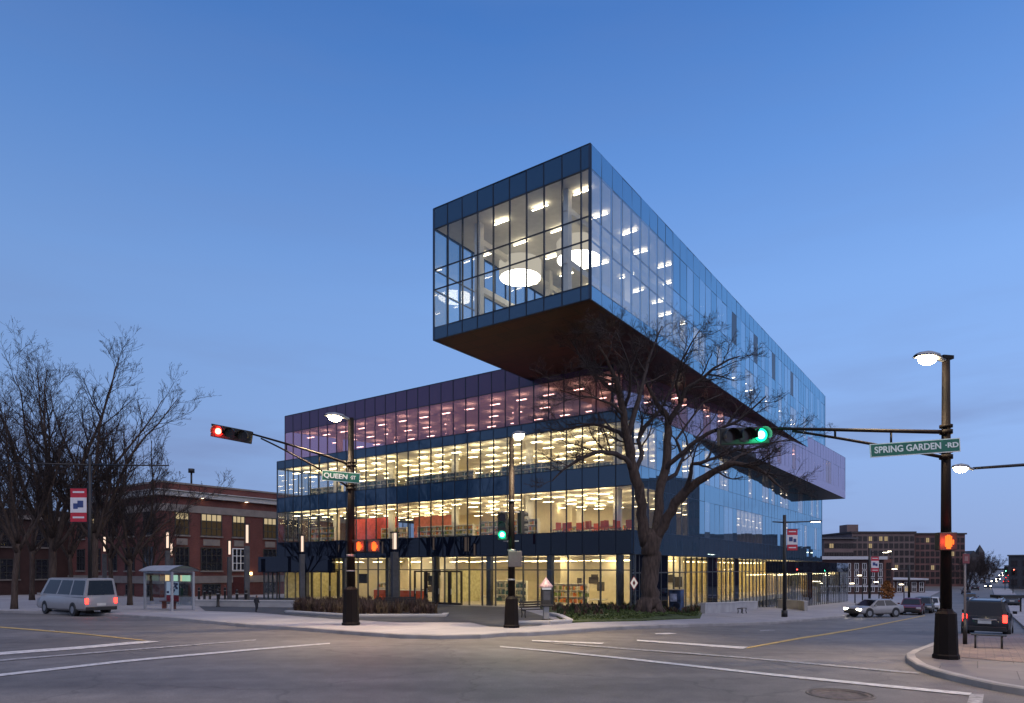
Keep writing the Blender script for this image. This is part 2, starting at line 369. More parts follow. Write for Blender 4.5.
# kerb stones: the rim of the block, a strip 0.18 m wide along the roadway
def kerb(line, wd=(-.035, .2), top=H + .012, foot=.3):
    L = [Vector((p[0], p[1])) for p in line]; pts = []
    for a, c in zip(L, L[1:]):
        n = max(1, int((c - a).length / 2)); pts += [a.lerp(c, k / n) for k in range(n)]
    pts.append(L[-1]); m_ = MB(); prev = None
    for i, p in enumerate(pts):
        d = (pts[min(i + 1, len(pts) - 1)] - pts[max(i - 1, 0)]).normalized(); n = Vector((-d.y, d.x))
        o, q = p + n * wd[0], p + n * wd[1]; zo, zq = gz(o.x, o.y) + top, gz(q.x, q.y) + top
        row = [Vector((o.x, o.y, zo - foot)), Vector((o.x, o.y, zo - .03)), Vector((o.x + n.x * .03, o.y + n.y * .03, zo)), Vector((q.x, q.y, zq))]
        if prev:
            for k in range(3): m_.quad(prev[k], row[k], row[k + 1], prev[k + 1])
        prev = row
    o = m_.build('kerb', KERB); o['kind'] = 'structure'; return o
kl = [p.xy for p in front] + [p.xy for p in far[:1]]
kerb(kl)
# darker plaza in front of the library, with its entrance drive
drape('plaza_paving', [p.xy for p in pix([(445, 617.5), (470, 622.5), (395, 622.2), (372, 621.0), (330, 618.8), (256, 612.6), (205, 611.0), (192, 600), (250, 597), (430, 606), (505, 607), (530, 612), (556, 620.5), (540, 625.3), (512, 627.2), (490, 626.8)][::-1], H)], H + .015, PLAZA)
LAWN = mat('lawn_grass', (.045, .062, .016), .95, 0, .45, 4)
SOIL = mat('mulch_soil', (.035, .024, .018), .95, 0, .4, 6)
lawn_poly = [p.xy for p in pix([(566, 622.8), (640, 621.0), (700, 618.5), (703, 612), (660, 606.4), (600, 606), (540, 608)], H)]
tree_at = G(649, 612.5, .42)
def lawnbump(x, y):
    return .3 * math.exp(-((x - tree_at.x) ** 2 / 30 + (y - tree_at.y) ** 2 / 9))
drape('lawn', lawn_poly, H + .06, LAWN, skirt=.3, bump=lawnbump)
def lawn_z(x, y): return gz(x, y) + H + .06 + lawnbump(x, y)
# right-hand corner pavement
rc = [(940, 643.5), (926, 649.5), (913, 654.5), (907, 658), (908, 662), (918, 669), (933, 674.5), (958, 681), (993, 689), (1040, 697), (1180, 722), (1180, 637), (1040, 636), (960, 636.5)]
SIDE2 = brickmat('darker_concrete', (.15, .14, .145), (.175, .165, .168), (.09, .085, .085), 1., 1.6, 1.6, .012, .85, R(35), var=.2)  # same slabs as the sidewalk in a darker tone
drape('corner_pavement', [p.xy for p in pix(rc)], H, SIDE2, skirt=.3)
drape('brick_paving', [p.xy for p in pix([(955, 641.5), (945, 648), (938, 655.5), (1000, 661), (1180, 674), (1180, 638.5), (1040, 637.7), (962, 638)], H)], H + .012, BRICKPAVE)
kerb([p.xy for p in pix(rc[:11])])
rs = pix([(1032, 636)])[0]
drape('pavement_along_street', [p.xy for p in (rs, rs + U * 200, rs + U * 200 - V * 4, rs - V * 4)], H, SIDE, skirt=.3)
# painted markings
def mark(poly, m, off=.004): drape('road_marking', [p.xy for p in pix(poly)], off - .018, m, kind='structure')
mark([(-60, 660), (-60, 657.3), (0, 651.6), (80, 645.8), (146, 640.3), (160, 641.2), (85, 648), (0, 654.4)], PAINTW)
mark([(-120, 620.3), (0, 626.2), (80, 632.5), (148, 640), (141, 640), (78, 633.5), (0, 627.3), (-120, 621)], PAINTY)
mark([(-60, 667), (0, 660.6), (128, 650), (256, 640), (256, 639), (128, 648.8), (0, 659), (-60, 665)], PAINTF, .005)
mark([(-80, 686), (0, 675.6), (120, 662), (256, 649.5), (330, 643.4), (330, 642.4), (256, 647.9), (120, 660), (0, 673.2), (-80, 683)], PAINTW, .005)
mark([(500, 645.5), (560, 650.7), (640, 658.6), (768, 672.5), (880, 683.4), (972, 692.2), (969, 694.6), (880, 685.9), (768, 674.6), (640, 660.4), (560, 652), (500, 646.6)], PAINTW, .005)
mark([(545, 642), (580, 644), (680, 651.5), (768, 658.3), (900, 670.2), (920, 672), (918, 673.2), (900, 671.8), (768, 659.8), (680, 652.8), (580, 645.2)], PAINTF)
mark([(532, 639.6), (604, 642.3), (602, 643.6), (532, 640.8)], PAINTW)
mark([(637, 639.2), (690, 642.7), (748, 646.4), (743, 648.4), (690, 644.5), (637, 640.6)], PAINTW)
mark([(748, 646.6), (800, 637), (858, 628), (925, 615), (925, 615.7), (858, 629.2), (800, 638.6), (746, 648.2)], PAINTY)
mark([(655, 633), (668, 632.4), (678, 633), (668, 633.9), (656, 634)], PAINTW)
mark([(970, 693.2), (984, 693.4), (981, 712), (964, 712)], PAINTF, .006)
mark([(760, 630), (775, 629), (775, 630.2), (760, 631)], PAINTF)
mark([(49, 629.8), (54, 629.6), (56, 631), (51, 631.2)], PAINTF)
# manhole cover
mh = G(840, 693.2); mo = thing('manhole_cover', 'round rusty iron manhole cover set in the asphalt near the bottom right', 'manhole cover', (mh.x, mh.y, mh.z - .055))
MB().lathe((0, 0, 0), [(.62, 0), (.62, .03), (.5, .036), (.5, .03), (.3, .033), (.1, .033)], 28).build('cover', mat('rusty_iron', (.10, .08, .072), .7, .3, .4, 8), mo)
MB().tube([(.66 * math.cos(a / 12 * math.pi), .66 * math.sin(a / 12 * math.pi), .02) for a in range(25)], .035, 5).build('rim', mat('iron_rim', (.12, .105, .098), .7, .3, .3), mo)

# ------------------------------------------------------------------ library
rng = random.Random(5)
D = 36.
LA = Vector((8.5, 46.6, 0))
A_l = Vector((-24.8, 70.3, 0)); A_r = Vector((47.7, 102.2, 0)); A_b = A_l + A_r - LA
lib = thing('library_building', 'large lit glass library of stacked boxes, the top one jutting out over the street', 'building', LA)
SP_BLUE = glass('blue_spandrel_glass', (0, 0, 0), .09, (.020, .054, .104), 1.0)
SP_DARK = glass('dark_spandrel_glass', (0, 0, 0), .05, (.006, .009, .018), 1.0)
SP_PURP = glass('violet_spandrel_glass', (0, 0, 0), .05, (.085, .05, .112), 1.0)
FR_BLUE = glass('fritted_blue_glass', (.3, .34, .4), .46, (.09, .15, .225), 1.0, power=2.4, refl=(.45, .68, .79))
FR_BLUE2 = glass('fritted_pale_glass', (.4, .42, .46), .46, (.17, .26, .36), .97, power=2.4, refl=(.58, .77, .87))
FR_PURP = glass('fritted_violet_glass', (.3, .25, .34), .34, (.25, .14, .21), .97, power=3.0, refl=(.66, .58, .68))
CLEAR = glass('clear_glass', (.86, .9, .9), .075)
CLEAR_2 = glass('clear_glass_dimmer', (.70, .74, .74), .10)
CLEAR_3 = glass('clear_glass_hazy', (.84, .86, .84), .075, (.5, .5, .46), .12)
CLEAR_R = glass('clear_side_glass', (.8, .84, .88), .2, (.35, .42, .52), .22, power=2.8)  # pale blue body painted in for the veil of reflected sky
PURPLE = glass('rose_tinted_glass', (.76, .46, .54), .07, (.40, .15, .26), .46)
SLOT = mat('dark_slot', (.01, .015, .03), .3)
MULL = mat('dark_mullion', (.016, .02, .03), .4, .3, .1)
MULLB = mat('blue_grey_mullion', (.035, .06, .10), .4, .3, .1)
MULLG = mat('grey_mullion', (.10, .105, .10), .4, .4, .1)
WARM = emis('ceiling_strip_lit', (1., .77, .41), 19)
WARM2 = emis('reading_hall_strip_lit', (1., .84, .58), 17)
WALLB = mat('beige_plaster', (.70, .63, .48), .8, 0, .06)
WALLW = mat('white_plaster', (.76, .73, .66), .8, 0, .05)
CEIL = mat('grey_ceiling', (.70, .67, .6), .8, 0, .06)
FLOORM = mat('carpet_floor', (.42, .38, .31), .9, 0, .2)
npan = [0, 0]
def facade(part, P, Q, n, rows, bays, seed=0, mull=None, mw=.055, edges=None, jit=.010, single=True, dep=.13, proud=None):
    """curtain wall from P to Q; rows (z0, z1, f(i) -> material or None); panes set with a slight real-world unevenness"""
    P = Vector(P); Q = Vector(Q); d = (Q - P); L = d.length; d.normalize(); n = Vector(n).normalized()
    mull = mull or (MULL if single else MULLB)
    if proud is None: proud = .025 if single or mull is MULLG else .006
    if edges is None: edges = [i / bays for i in range(bays + 1)]
    r = random.Random(seed); batches = {}
    m_ = MB()
    for i in range(len(edges) - 1):
        a, b = P + d * (L * edges[i]), P + d * (L * edges[i + 1])
        for z0, z1, fn in rows:
            mt = fn(i)
            if mt is None: continue
            j = [n * r.uniform(-jit, jit) for _ in range(3)]; j.append(j[0] + j[2] - j[1])
            q = [a + Vector((0, 0, z0)) + j[0], b + Vector((0, 0, z0)) + j[1], b + Vector((0, 0, z1)) + j[2], a + Vector((0, 0, z1)) + j[3]]
            see = mt.name.startswith(('clear', 'rose'))
            if see and single and npan[0] < 100:
                npan[0] += 1; MB().quad(*q).build('glass_panel', mt, part, True)
            elif not see and single and npan[1] < 100 and L > 9:
                npan[1] += 1; MB().quad(*q).build('cladding_panel', mt, part, True)
            else: batches.setdefault(mt.name, (mt, MB()))[1].quad(*q)
    for nm, (mt, b) in batches.items():
        o = b.build('glass_panel' if nm.startswith(('clear', 'rose')) else 'cladding_panel', mt, part, True)
        o['kind'] = 'stuff'
    zlo, zhi = min(x[0] for x in rows), max(x[1] for x in rows)
    rz = math.atan2(d.y, d.x)
    for e in edges:
        p = P + d * (L * e) - n * (dep / 2 - proud); m_.box((p.x, p.y, (zlo + zhi) / 2), (mw, dep, zhi - zlo - .01), rz)
    for z in sorted({x[0] for x in rows} | {x[1] for x in rows}):
        p = (P + Q) / 2 - n * (.05 - proud * .9); m_.box((p.x, p.y, z), (L, .10, mw), rz)
    m_.build('mullion_grid', mull, part, True)
def uvp(u, v, z, O=LA): return Vector((O.x, O.y, 0)) + U * u + V * v + Vector((0, 0, z))
def slab(part, poly, z0, z1, m=CEIL, name='floor_slab'):
    return MB().prism([p.xy for p in poly], z0, z1).build(name, m, part, True)
def inset(poly, k):
    c = sum(poly, Vector((0, 0, 0))) / len(poly)
    return [p + (c - p).normalized() * k for p in poly]
def strips(part, pts, z, ang, ln, wd, m, cap):
    """ceiling strip lights; the nearest as objects, the rest of the row as one mesh"""
    rk = random.Random(len(pts)); pts = [p + V * rk.uniform(-.12, .12) for p in pts if rk.random() > .14]
    pts = sorted(pts, key=lambda p: p.length); proto = None; rest = MB()
    for k, p in enumerate(pts):
        if k < cap:
            if proto is None:
                proto = MB().box((0, 0, 0), (ln, wd, .016)).build('ceiling_light', m, part); o = proto
            else: o = proto.copy(); COL.objects.link(o); o.parent = part
            o.location = Vector((p.x, p.y, z)) - LA; o.rotation_euler = (0, 0, ang)
        else: rest.box((p.x, p.y, z), (ln, wd, .016), ang)
    if rest.v: rest.build('ceiling_light', m, part, True)['kind'] = 'stuff'
AV = math.atan2(V.y, V.x)
def part_empty(name):
    o = bpy.data.objects.new(name, None); COL.objects.link(o); o.parent = lib; return o

# --- ground floor
gf = MB().prism([p.xy for p in (uvp(14, 6, 0), uvp(58, 8, 0), uvp(58, 36, 0), uvp(14, 36, 0))], -3.6, 3.72).build('ground_floor', WALLB, lib, True)
gpoly = [uvp(.3, .3, 0), uvp(66, .3, 0), uvp(66, 40, 0), uvp(.3, 40, 0)]
slab(gf, gpoly, -.95, -.45, FLOORM)
sto = lambda i: CLEAR
frontn = -U
gl0 = -.5
dk = {6, 13, 14, 20, 26}
facade(gf, uvp(0.25, 0, 0), uvp(.25, 40.9, 0), frontn, [(gl0, 2.55, lambda i: CLEAR), (2.55, 3.68, lambda i: CLEAR)], 30, 3, mull=MULLG, mw=.09)
facade(gf, uvp(0.2, .25, 0), uvp(66.3, .25, 0), N, [(-3.4, 2.35, lambda i: SP_DARK if i in (0, 1, 2, 3, 4, 12, 13, 18) else (CLEAR if i < 27 else None)), (2.35, 3.68, lambda i: SP_DARK if i in (0, 1, 2, 3, 4, 12, 13, 18) else (CLEAR if i < 27 else None))], 50, 4, mull=MULLG, mw=.09, single=False)
rp3 = random.Random(6); pk = MB()
for k in range(9):
    v = rp3.uniform(1, 11); pk.box(uvp(10.9, v, rp3.uniform(.2, 2.2)), (rp3.uniform(.3, 1.1), .06, rp3.uniform(.4, 1.0)), AV)
for k in range(7): pk.box(uvp(8.9, rp3.uniform(24.5, 29.5), rp3.uniform(.3, 2.4)), (rp3.uniform(.3, 1.0), .06, rp3.uniform(.3, .9)), AV)
pk.build('wall_picture', mat('dark_picture', (.06, .05, .045), .4), gf, True)['kind'] = 'stuff'
for v in (1.4, 7.3, 13.2, 19.1, 25, 31, 37):
    MB().box(uvp(.75, v, 1.5), (.42, .42, 4.5), AV).build('column', mat('dark_column', (.05, .048, .045), .6), gf, True)
strips(gf, [uvp(2.6 + 2.6 * i, 1.5 + 2.7 * j, 0) for i in range(4) for j in range(15)] + [uvp(14 + 3 * i, 2.6 + 1.7 * j, 0) for i in range(18) for j in range(2)], 3.3, AV, .9, .42, WARM, 24)
# inner partitions seen through the ground floor glass
MB().box(uvp(11, 6.6, 1.6), (12, .15, 4.2), AV).build('partition_wall', WALLB, gf, True); MB().box(uvp(9, 27, 1.6), (6, .15, 4.2), AV).build('partition_wall', WALLW, gf, True)
MB().box(uvp(10.6, 33.5, 1.6), (7, .15, 4.2), AV).build('partition_wall', mat('olive_wall', (.55, .52, .32), .8), gf, True); MB().box(uvp(5.5, 20, 1.0), (.15, 5, 3.1), AV).build('partition_wall', mat('olive_wall', (.55, .52, .32), .8), gf, True)
MB().box(uvp(7.2, 40.2, 1.6), (.15, 13.5, 4.2), AV).build('partition_wall', mat('pale_ochre_wall', (.6, .55, .3), .8), gf, True)
MB().box(uvp(7.5, 35.5, 1.6), (13, .15, 4.2), AV).build('partition_wall', WALLB, gf, True)
for v0 in (16.35, 17.75, 19.1, 20.5, 32, 36):
    dr = MB().box(uvp(.16, v0 - .6, 1.0), (.11, .16, 2.9), AV).box(uvp(.16, v0 + .6, 1.0), (.11, .16, 2.9), AV).box(uvp(.16, v0, 2.4), (1.2, .16, .12), AV).box(uvp(.16, v0, -.35), (1.2, .16, .2), AV).build('door', BLACK, gf, True)
    MB().box(uvp(.06, v0 + .45, .7), (.04, .05, .5), AV).build('handle', STEEL, dr, True)
# canopy over the side entrance at the left end, projecting past the corner
MB().prism([p.xy for p in (uvp(-.45, 31.5, 0), uvp(-.45, 43.6, 0), uvp(6, 43.6, 0), uvp(6, 41.05, 0), uvp(-.06, 41.05, 0), uvp(-.06, 31.5, 0))], 2.25, 3.9).build('entrance_canopy', SP_DARK, gf, True)
facade(gf, uvp(.1, 41.1, 0), uvp(.1, 43.4, 0), frontn, [(-.8, 2.24, lambda i: CLEAR)], 3, 9, mull=MULLG, mw=.09, single=False)
# glazed pavilion stepping out of the street side
pv0, pv1 = 35., 76.
pav = MB().prism([p.xy for p in (uvp(pv0, -2.2, 0), uvp(pv1, -2.2, 0), uvp(pv1, .1, 0), uvp(pv0, .1, 0))], 2.15, 3.45).build('pavilion_fascia', SP_DARK, gf, True)
facade(gf, uvp(pv0 + .1, -2.1, 0), uvp(pv1 - .1, -2.1, 0), N, [(-3.6, 2.14, lambda i: SP_DARK if i in (8, 9, 17, 24) else CLEAR)], 30, 14, mull=MULLG, mw=.1, single=False)
facade(gf, uvp(pv0 + .1, 0, 0), uvp(pv0 + .1, -2.1, 0), -U, [(-3.6, 2.14, lambda i: CLEAR_R)], 2, 15, mull=MULLG, mw=.1, single=False)
slab(gf, [uvp(68.2, -2, 0), uvp(pv1 - .3, -2, 0), uvp(pv1 - .3, 8, 0), uvp(68.2, 8, 0)], 1.7, 2.1, WALLB, 'pavilion_ceiling')
MB().box(uvp(45, 5.5, 0), (62, .2, 7), math.atan2(U.y, U.x)).build('partition_wall', mat('ochre_wall', (.62, .52, .24), .8), gf, True)
fn_ = MB()
for k in range(44): fn_.box(uvp(15 + 1.35 * k, 2.0, 0), (.5, .06, 7), math.atan2(U.y, U.x) + .5)
fn_.build('timber_fins', mat('pale_timber', (.5, .40, .22), .6), gf, True)['kind'] = 'stuff'
strips(gf, [uvp(36 + 2.0 * i, -1.0 + 3.2 * j, 0) for i in range(19) for j in range(2)], 1.9, AV, 1.0, .22, WARM, 0)

# --- the two blue storeys
low = MB().prism([p.xy for p in (uvp(15, 9, 0), uvp(60, 11, 0), uvp(60, 33, 0), uvp(15, 33, 0))], 3.8, 13.4).build('lower_storeys', WALLB, lib, True)
Ap = [uvp(.3, .3, 0), uvp(66.2, .3, 0), uvp(66.2, 40.6, 0), uvp(.3, 40.6, 0)]
slab(low, Ap, 3.76, 5.2); slab(low, Ap, 8.66, 9.92); slab(low, Ap, 13.2, 13.8)
slab(low, inset(Ap, .6), 5.21, 5.24, FLOORM, 'carpet'); slab(low, inset(Ap, .6), 9.93, 9.96, FLOORM, 'carpet')
Zr = [3.7, 5.36, 8.53, 10.06, 13.1, 13.93]
rc_ = random.Random(31)
c_ = lambda i: rc_.choice([CLEAR, CLEAR, CLEAR, CLEAR_2, CLEAR_3])
facade(low, uvp(0, 0, 0), uvp(0, 40.9, 0), frontn, [(3.7, 5.36, lambda i: SP_DARK), (5.36, 8.53, c_), (8.53, 10.06, lambda i: SP_BLUE), (10.06, 13.1, c_), (13.1, 13.93, lambda i: SP_BLUE)], 30, 6)
lit2 = {0, 1, 2, 3, 6, 7, 18, 19, 20, 21, 22, 23, 24, 33, 41, 46}; lit3 = {0, 1, 2, 4, 7, 8, 11, 14, 15, 21, 25, 26, 28, 31, 32, 33, 38, 39, 44, 47}
rr = random.Random(4)
fr = [rr.choice([FR_BLUE, FR_BLUE, FR_BLUE2]) for _ in range(60)]
facade(low, uvp(0, 0, 0), uvp(66.4, 0, 0), N, [(3.7, 5.36, lambda i: FR_BLUE), (5.36, 8.53, lambda i: CLEAR_R if i in lit2 else fr[i]), (8.53, 10.06, lambda i: FR_BLUE), (10.06, 13.1, lambda i: CLEAR_R if i in lit3 else fr[(i * 7) % 60]), (13.1, 13.93, lambda i: FR_BLUE)], 50, 7, mw=.032, jit=.008, single=False)
facade(low, uvp(66.4, 0, 0), uvp(66.4, 40.9, 0), U, [(3.7, 13.93, lambda i: FR_BLUE)], 30, 8, single=False)
facade(low, uvp(0, 40.9, 0), uvp(66.4, 40.9, 0), V, [(3.7, 5.36, lambda i: SP_DARK), (5.36, 8.53, c_), (8.53, 10.06, lambda i: SP_BLUE), (10.06, 13.1, c_), (13.1, 13.93, lambda i: SP_BLUE)], 50, 9, single=False)
for z, cap in ((8.22, 30), (12.75, 30)):
    strips(low, [uvp(1.5 + 2.7 * i, 1.0 + 2.04 * j + .5 * (i % 2), 0) for i in range(5) for j in range(20)] + [uvp(15.5 + 2.7 * i, 1.6 + 3.4 * j, 0) for i in range(4) for j in range(2)], z, AV, .9, .32, WARM, 12)
    strips(low, [uvp(27 + 2.7 * i, 2.2 + 3.4 * j, 0) for i in range(15) for j in range(2)], z, math.atan2(U.y, U.x), .9, .3, emis('side_room_strip_lit', (1., .8, .55), 7), 0)
cb = MB()
for v in (2.5, 10.5, 18.5, 26.5, 34.5):
    for u in (2.6, 11):
        for z0, z1 in ((5.24, 8.66), (9.96, 13.2)):
            p = uvp(u, v, 0); MB().cyl(p, .34, z0, z1, 14).build('column', WALLW, low, True)
for u0, v0, ln, z0, z1, c, nm in ((5.2, 31.5, 6.5, 5.24, 7.9, (.45, .05, .045), 'red'), (6.5, 24.5, 5.5, 5.24, 7.9, (.42, .13, .11), 'rose_red'), (9, 18, 5, 5.24, 7.0, (.6, .5, .36), 'tan')):
    MB().box(uvp(u0, v0, (z0 + z1) / 2), (ln, .12, z1 - z0), AV).build('partition_wall', mat(nm + '_wall', c, .7), low, True)
MB().box(uvp(8, 12, 7), (.12, 8, 3.3), AV).build('partition_wall', WALLB, low, True)

# --- the violet storey, turned a few degrees
P0 = Vector((7.2, 47.5, 0)); Bl = Vector((-23.8, 69.7, 0)); Pm = Vector((24.0, 65.5, 0)); P1 = Vector((48.0, 95.8, 0))
vB = (P1 - Pm).normalized(); vBn = Vector((-vB.y, vB.x, 0)); P2 = P1 + vBn * 26; Bb = Bl + (P2 - Bl) * .45 + Vector((0, 14, 0))
pur = MB().prism([p.xy for p in (uvp(16, 10, 0), uvp(56, 12, 0), uvp(56, 32, 0), uvp(16, 30, 0))], 13.9, 17.2).build('violet_storey', WALLB, lib, True)
Bp = [P0, Pm, P1, P2, Bl]
slab(pur, inset(Bp, .35), 16.95, 18.55); slab(pur, inset(Bp, .5), 13.94, 14.0, FLOORM, 'carpet')
nB = Vector((Bl.y - P0.y, -(Bl.x - P0.x), 0)).normalized()
if nB.y > 0: nB = -nB
pz = [13.93, 16.85, 18.6]
facade(pur, P0, Bl, nB, [(13.94, 16.85, lambda i: PURPLE), (16.85, 18.6, lambda i: SP_PURP)], 28, 10)
def nrm(a, b):
    d = (b - a).normalized(); return Vector((d.y, -d.x, 0))
facade(pur, P0, Pm, nrm(P0, Pm), [(13.94, 16.85, lambda i: PURPLE if i in (0, 3, 6, 7, 10, 12) else FR_PURP), (16.85, 18.6, lambda i: FR_PURP)], 18, 11, mw=.032, jit=.008, single=False)
# beyond the box below the storey overhangs: its glass runs down past its floor
t0 = .0
facade(pur, Pm, P1, nrm(Pm, P1), [(13.94, 16.85, lambda i: PURPLE if i in (2, 5, 9, 20, 21) else FR_PURP), (16.85, 18.6, lambda i: FR_PURP)], 28, 12, mw=.032, jit=.008, single=False)
facade(pur, P1, P2, nrm(P1, P2), [(12.7, 18.6, lambda i: FR_PURP)], 18, 13, mw=.035, single=False)
SOFD = mat('dark_soffit', (.02, .012, .012), .5, 0, .2)
SOF = brickmat('copper_soffit', (.06, .012, .005), (.03, .007, .003), (.008, .003, .002), 1., 2.4, 1.2, .045, .4, -AV, var=.45)
zb = lambda t: 13.92 - 1.25 * t
s0 = P0 + (Pm - P0) * .3; q = MB()
inn = lambda p, k: p + Vector((-.815, .579, 0)) * k
q.add([(s0.x, s0.y, 13.92), (Pm.x, Pm.y, 13.55), (P1.x, P1.y, 12.7), (P2.x, P2.y, 12.7), (s0.x, s0.y, 13.935), (Pm.x, Pm.y, 13.935), (P1.x, P1.y, 13.935), (P2.x, P2.y, 13.935)],
      [(0, 3, 2, 1), (4, 5, 6, 7), (0, 1, 5, 4), (1, 2, 6, 5), (2, 3, 7, 6)])
q.build('overhang_soffit', SOFD, pur, True)
wall_ = MB(); mats_ = FR_PURP
wall_.add([tuple(Pm + nrm(Pm, P1) * .03 + Vector((0, 0, 13.55))), tuple(P1 + nrm(Pm, P1) * .03 + Vector((0, 0, 12.7))), tuple(P1 + nrm(Pm, P1) * .03 + Vector((0, 0, 13.93))), tuple(Pm + nrm(Pm, P1) * .03 + Vector((0, 0, 13.93)))], [(0, 1, 2, 3)])
wall_.build('cladding_panel', FR_PURP, pur, True)
ib = [P0 + (Bl - P0).normalized() * (1.2 + 2.72 * j) - nB * (2 + 3.4 * i) for i in range(3) for j in range(14)] + [Pm + vB * (2.6 * i) + vBn * 1.5 for i in range(-6, 13)]
strips(pur, ib, 16.5, AV, .95, .22, emis('violet_hall_strip_lit', (1., .8, .58), 13), 12)
for j in range(5):
    p = P0 + (Bl - P0).normalized() * (3 + 7.5 * j) - nB * 3; MB().cyl(p, .3, 14, 16.95, 12).build('column', WALLW, pur, True)

# --- the jutting top box
C0 = Vector((4.25, 36, 0)); WB = 11.4; LB = 65.0
def cb_(u, v, z=0): return uvp(u, v, z, C0)
top = MB().prism([p.xy for p in (cb_(.3, .3), cb_(LB - .3, .3), cb_(LB - .3, WB - .3), cb_(.3, WB - .3))], 17.5, 18.02).build('cantilevered_box', FLOORM, lib, True)
MB().prism([p.xy for p in (cb_(.05, .05), cb_(LB, .05), cb_(LB, WB - .05), cb_(.05, WB - .05))], 17.27, 17.45).build('soffit', SOF, top, True)
slab(top, [cb_(.15, .15), cb_(LB, .15), cb_(LB, WB - .15), cb_(.15, WB - .15)], 24.42, 25.66, CEIL, 'roof_slab')
ze = [17.28, 18.06, 20.5, 21.79, 24.38, 25.7]
fe = [0, .6] + [.6 + 1.2 * k for k in range(1, 10)]; fe = [x / WB for x in fe]
facade(top, cb_(0, 0), cb_(0, WB), frontn, [(ze[0], ze[1], lambda i: SP_BLUE), (ze[1], ze[2], c_), (ze[2], ze[3], c_), (ze[3], ze[4], c_), (ze[4], ze[5], lambda i: SP_BLUE)], 10, 20, edges=fe, mw=.05)
clr = set(range(0, 9)); clr3 = clr | {9}
fb = [rr.choice([FR_BLUE, FR_BLUE, FR_BLUE2, FR_BLUE]) for _ in range(60)]
lowlit = {9, 10, 12, 13, 16, 19, 22, 23, 27, 31, 35, 36, 40, 43}
slots = {19, 24, 29, 35}
facade(top, cb_(0, 0), cb_(LB, 0), N, [(ze[0], ze[1], lambda i: FR_BLUE), (ze[1], ze[2], lambda i: CLEAR_R if i in clr3 or i in lowlit else fb[i]), (ze[2], ze[3], lambda i: CLEAR_R if i in clr else fb[i]), (ze[3], ze[4], lambda i: CLEAR_R if i in clr else (SLOT if i in slots else fb[(i * 3) % 60])), (ze[4], ze[5], lambda i: FR_BLUE)], 50, 21, mw=.032, jit=.008, single=False)
facade(top, cb_(0, WB), cb_(LB, WB), V, [(ze[0], ze[1], lambda i: SP_BLUE), (ze[1], ze[2], c_), (ze[2], ze[3], c_), (ze[3], ze[4], c_), (ze[4], ze[5], lambda i: SP_BLUE)], 50, 22, single=False)
facade(top, cb_(LB, 0), cb_(LB, WB), U, [(ze[0], ze[5], lambda i: FR_BLUE)], 9, 23, single=False)
MB().box(cb_(26, WB / 2, 21.2), (9, .3, 6.4), AV).build('partition_wall', WALLW, top, True)
tr = MB()
for v in (2.2, 8.6):
    for u in (1.2, 9.4, 17.6):
        MB().box(cb_(u, v, 21.2), (.42, .42, 6.4), AV).build('column', WALLW, top, True)
    for z in (23.3, 20.3):
        a, b = cb_(.9, v, z), cb_(25.8, v, z); MB().bar(a, b, .3, .36).build('beam', WALLW, top, True)
MB().bar(cb_(3, 10.8, 19.1), cb_(14, 10.8, 19.1), .06, .06).bar(cb_(3, 10.8, 18.6), cb_(14, 10.8, 18.6), .05, .05).build('handrail', STEEL, top, True)
strips(top, [cb_(1.6 + 2.9 * i, 1.3 + 2.9 * j + .6 * (i % 2)) for i in range(9) for j in range(4)], 24.25, AV, 1.1, .11, WARM2, 45)
strips(top, [cb_(27.5 + 2.7 * i, 1.6) for i in range(14)], 20.3, AV, .8, .12, WARM2, 0)
for v in (8.5, 3.9):
    p = cb_(5.6, v)
    lm = MB().lathe((p.x, p.y, 22.55), [(1.4, .02), (1.45, 0), (1.45, 1.05), (1.4, 1.07)], 36).build('drum_lamp_shade', emis('drum_shade_glow', (1., .86, .66), .55), top, True)
    MB().disc((p.x, p.y, 22.535), (0, 0, -1), 1.4, 36).build('diffuser', emis('drum_diffuser_lit', (1., .92, .76), 9), top, True)
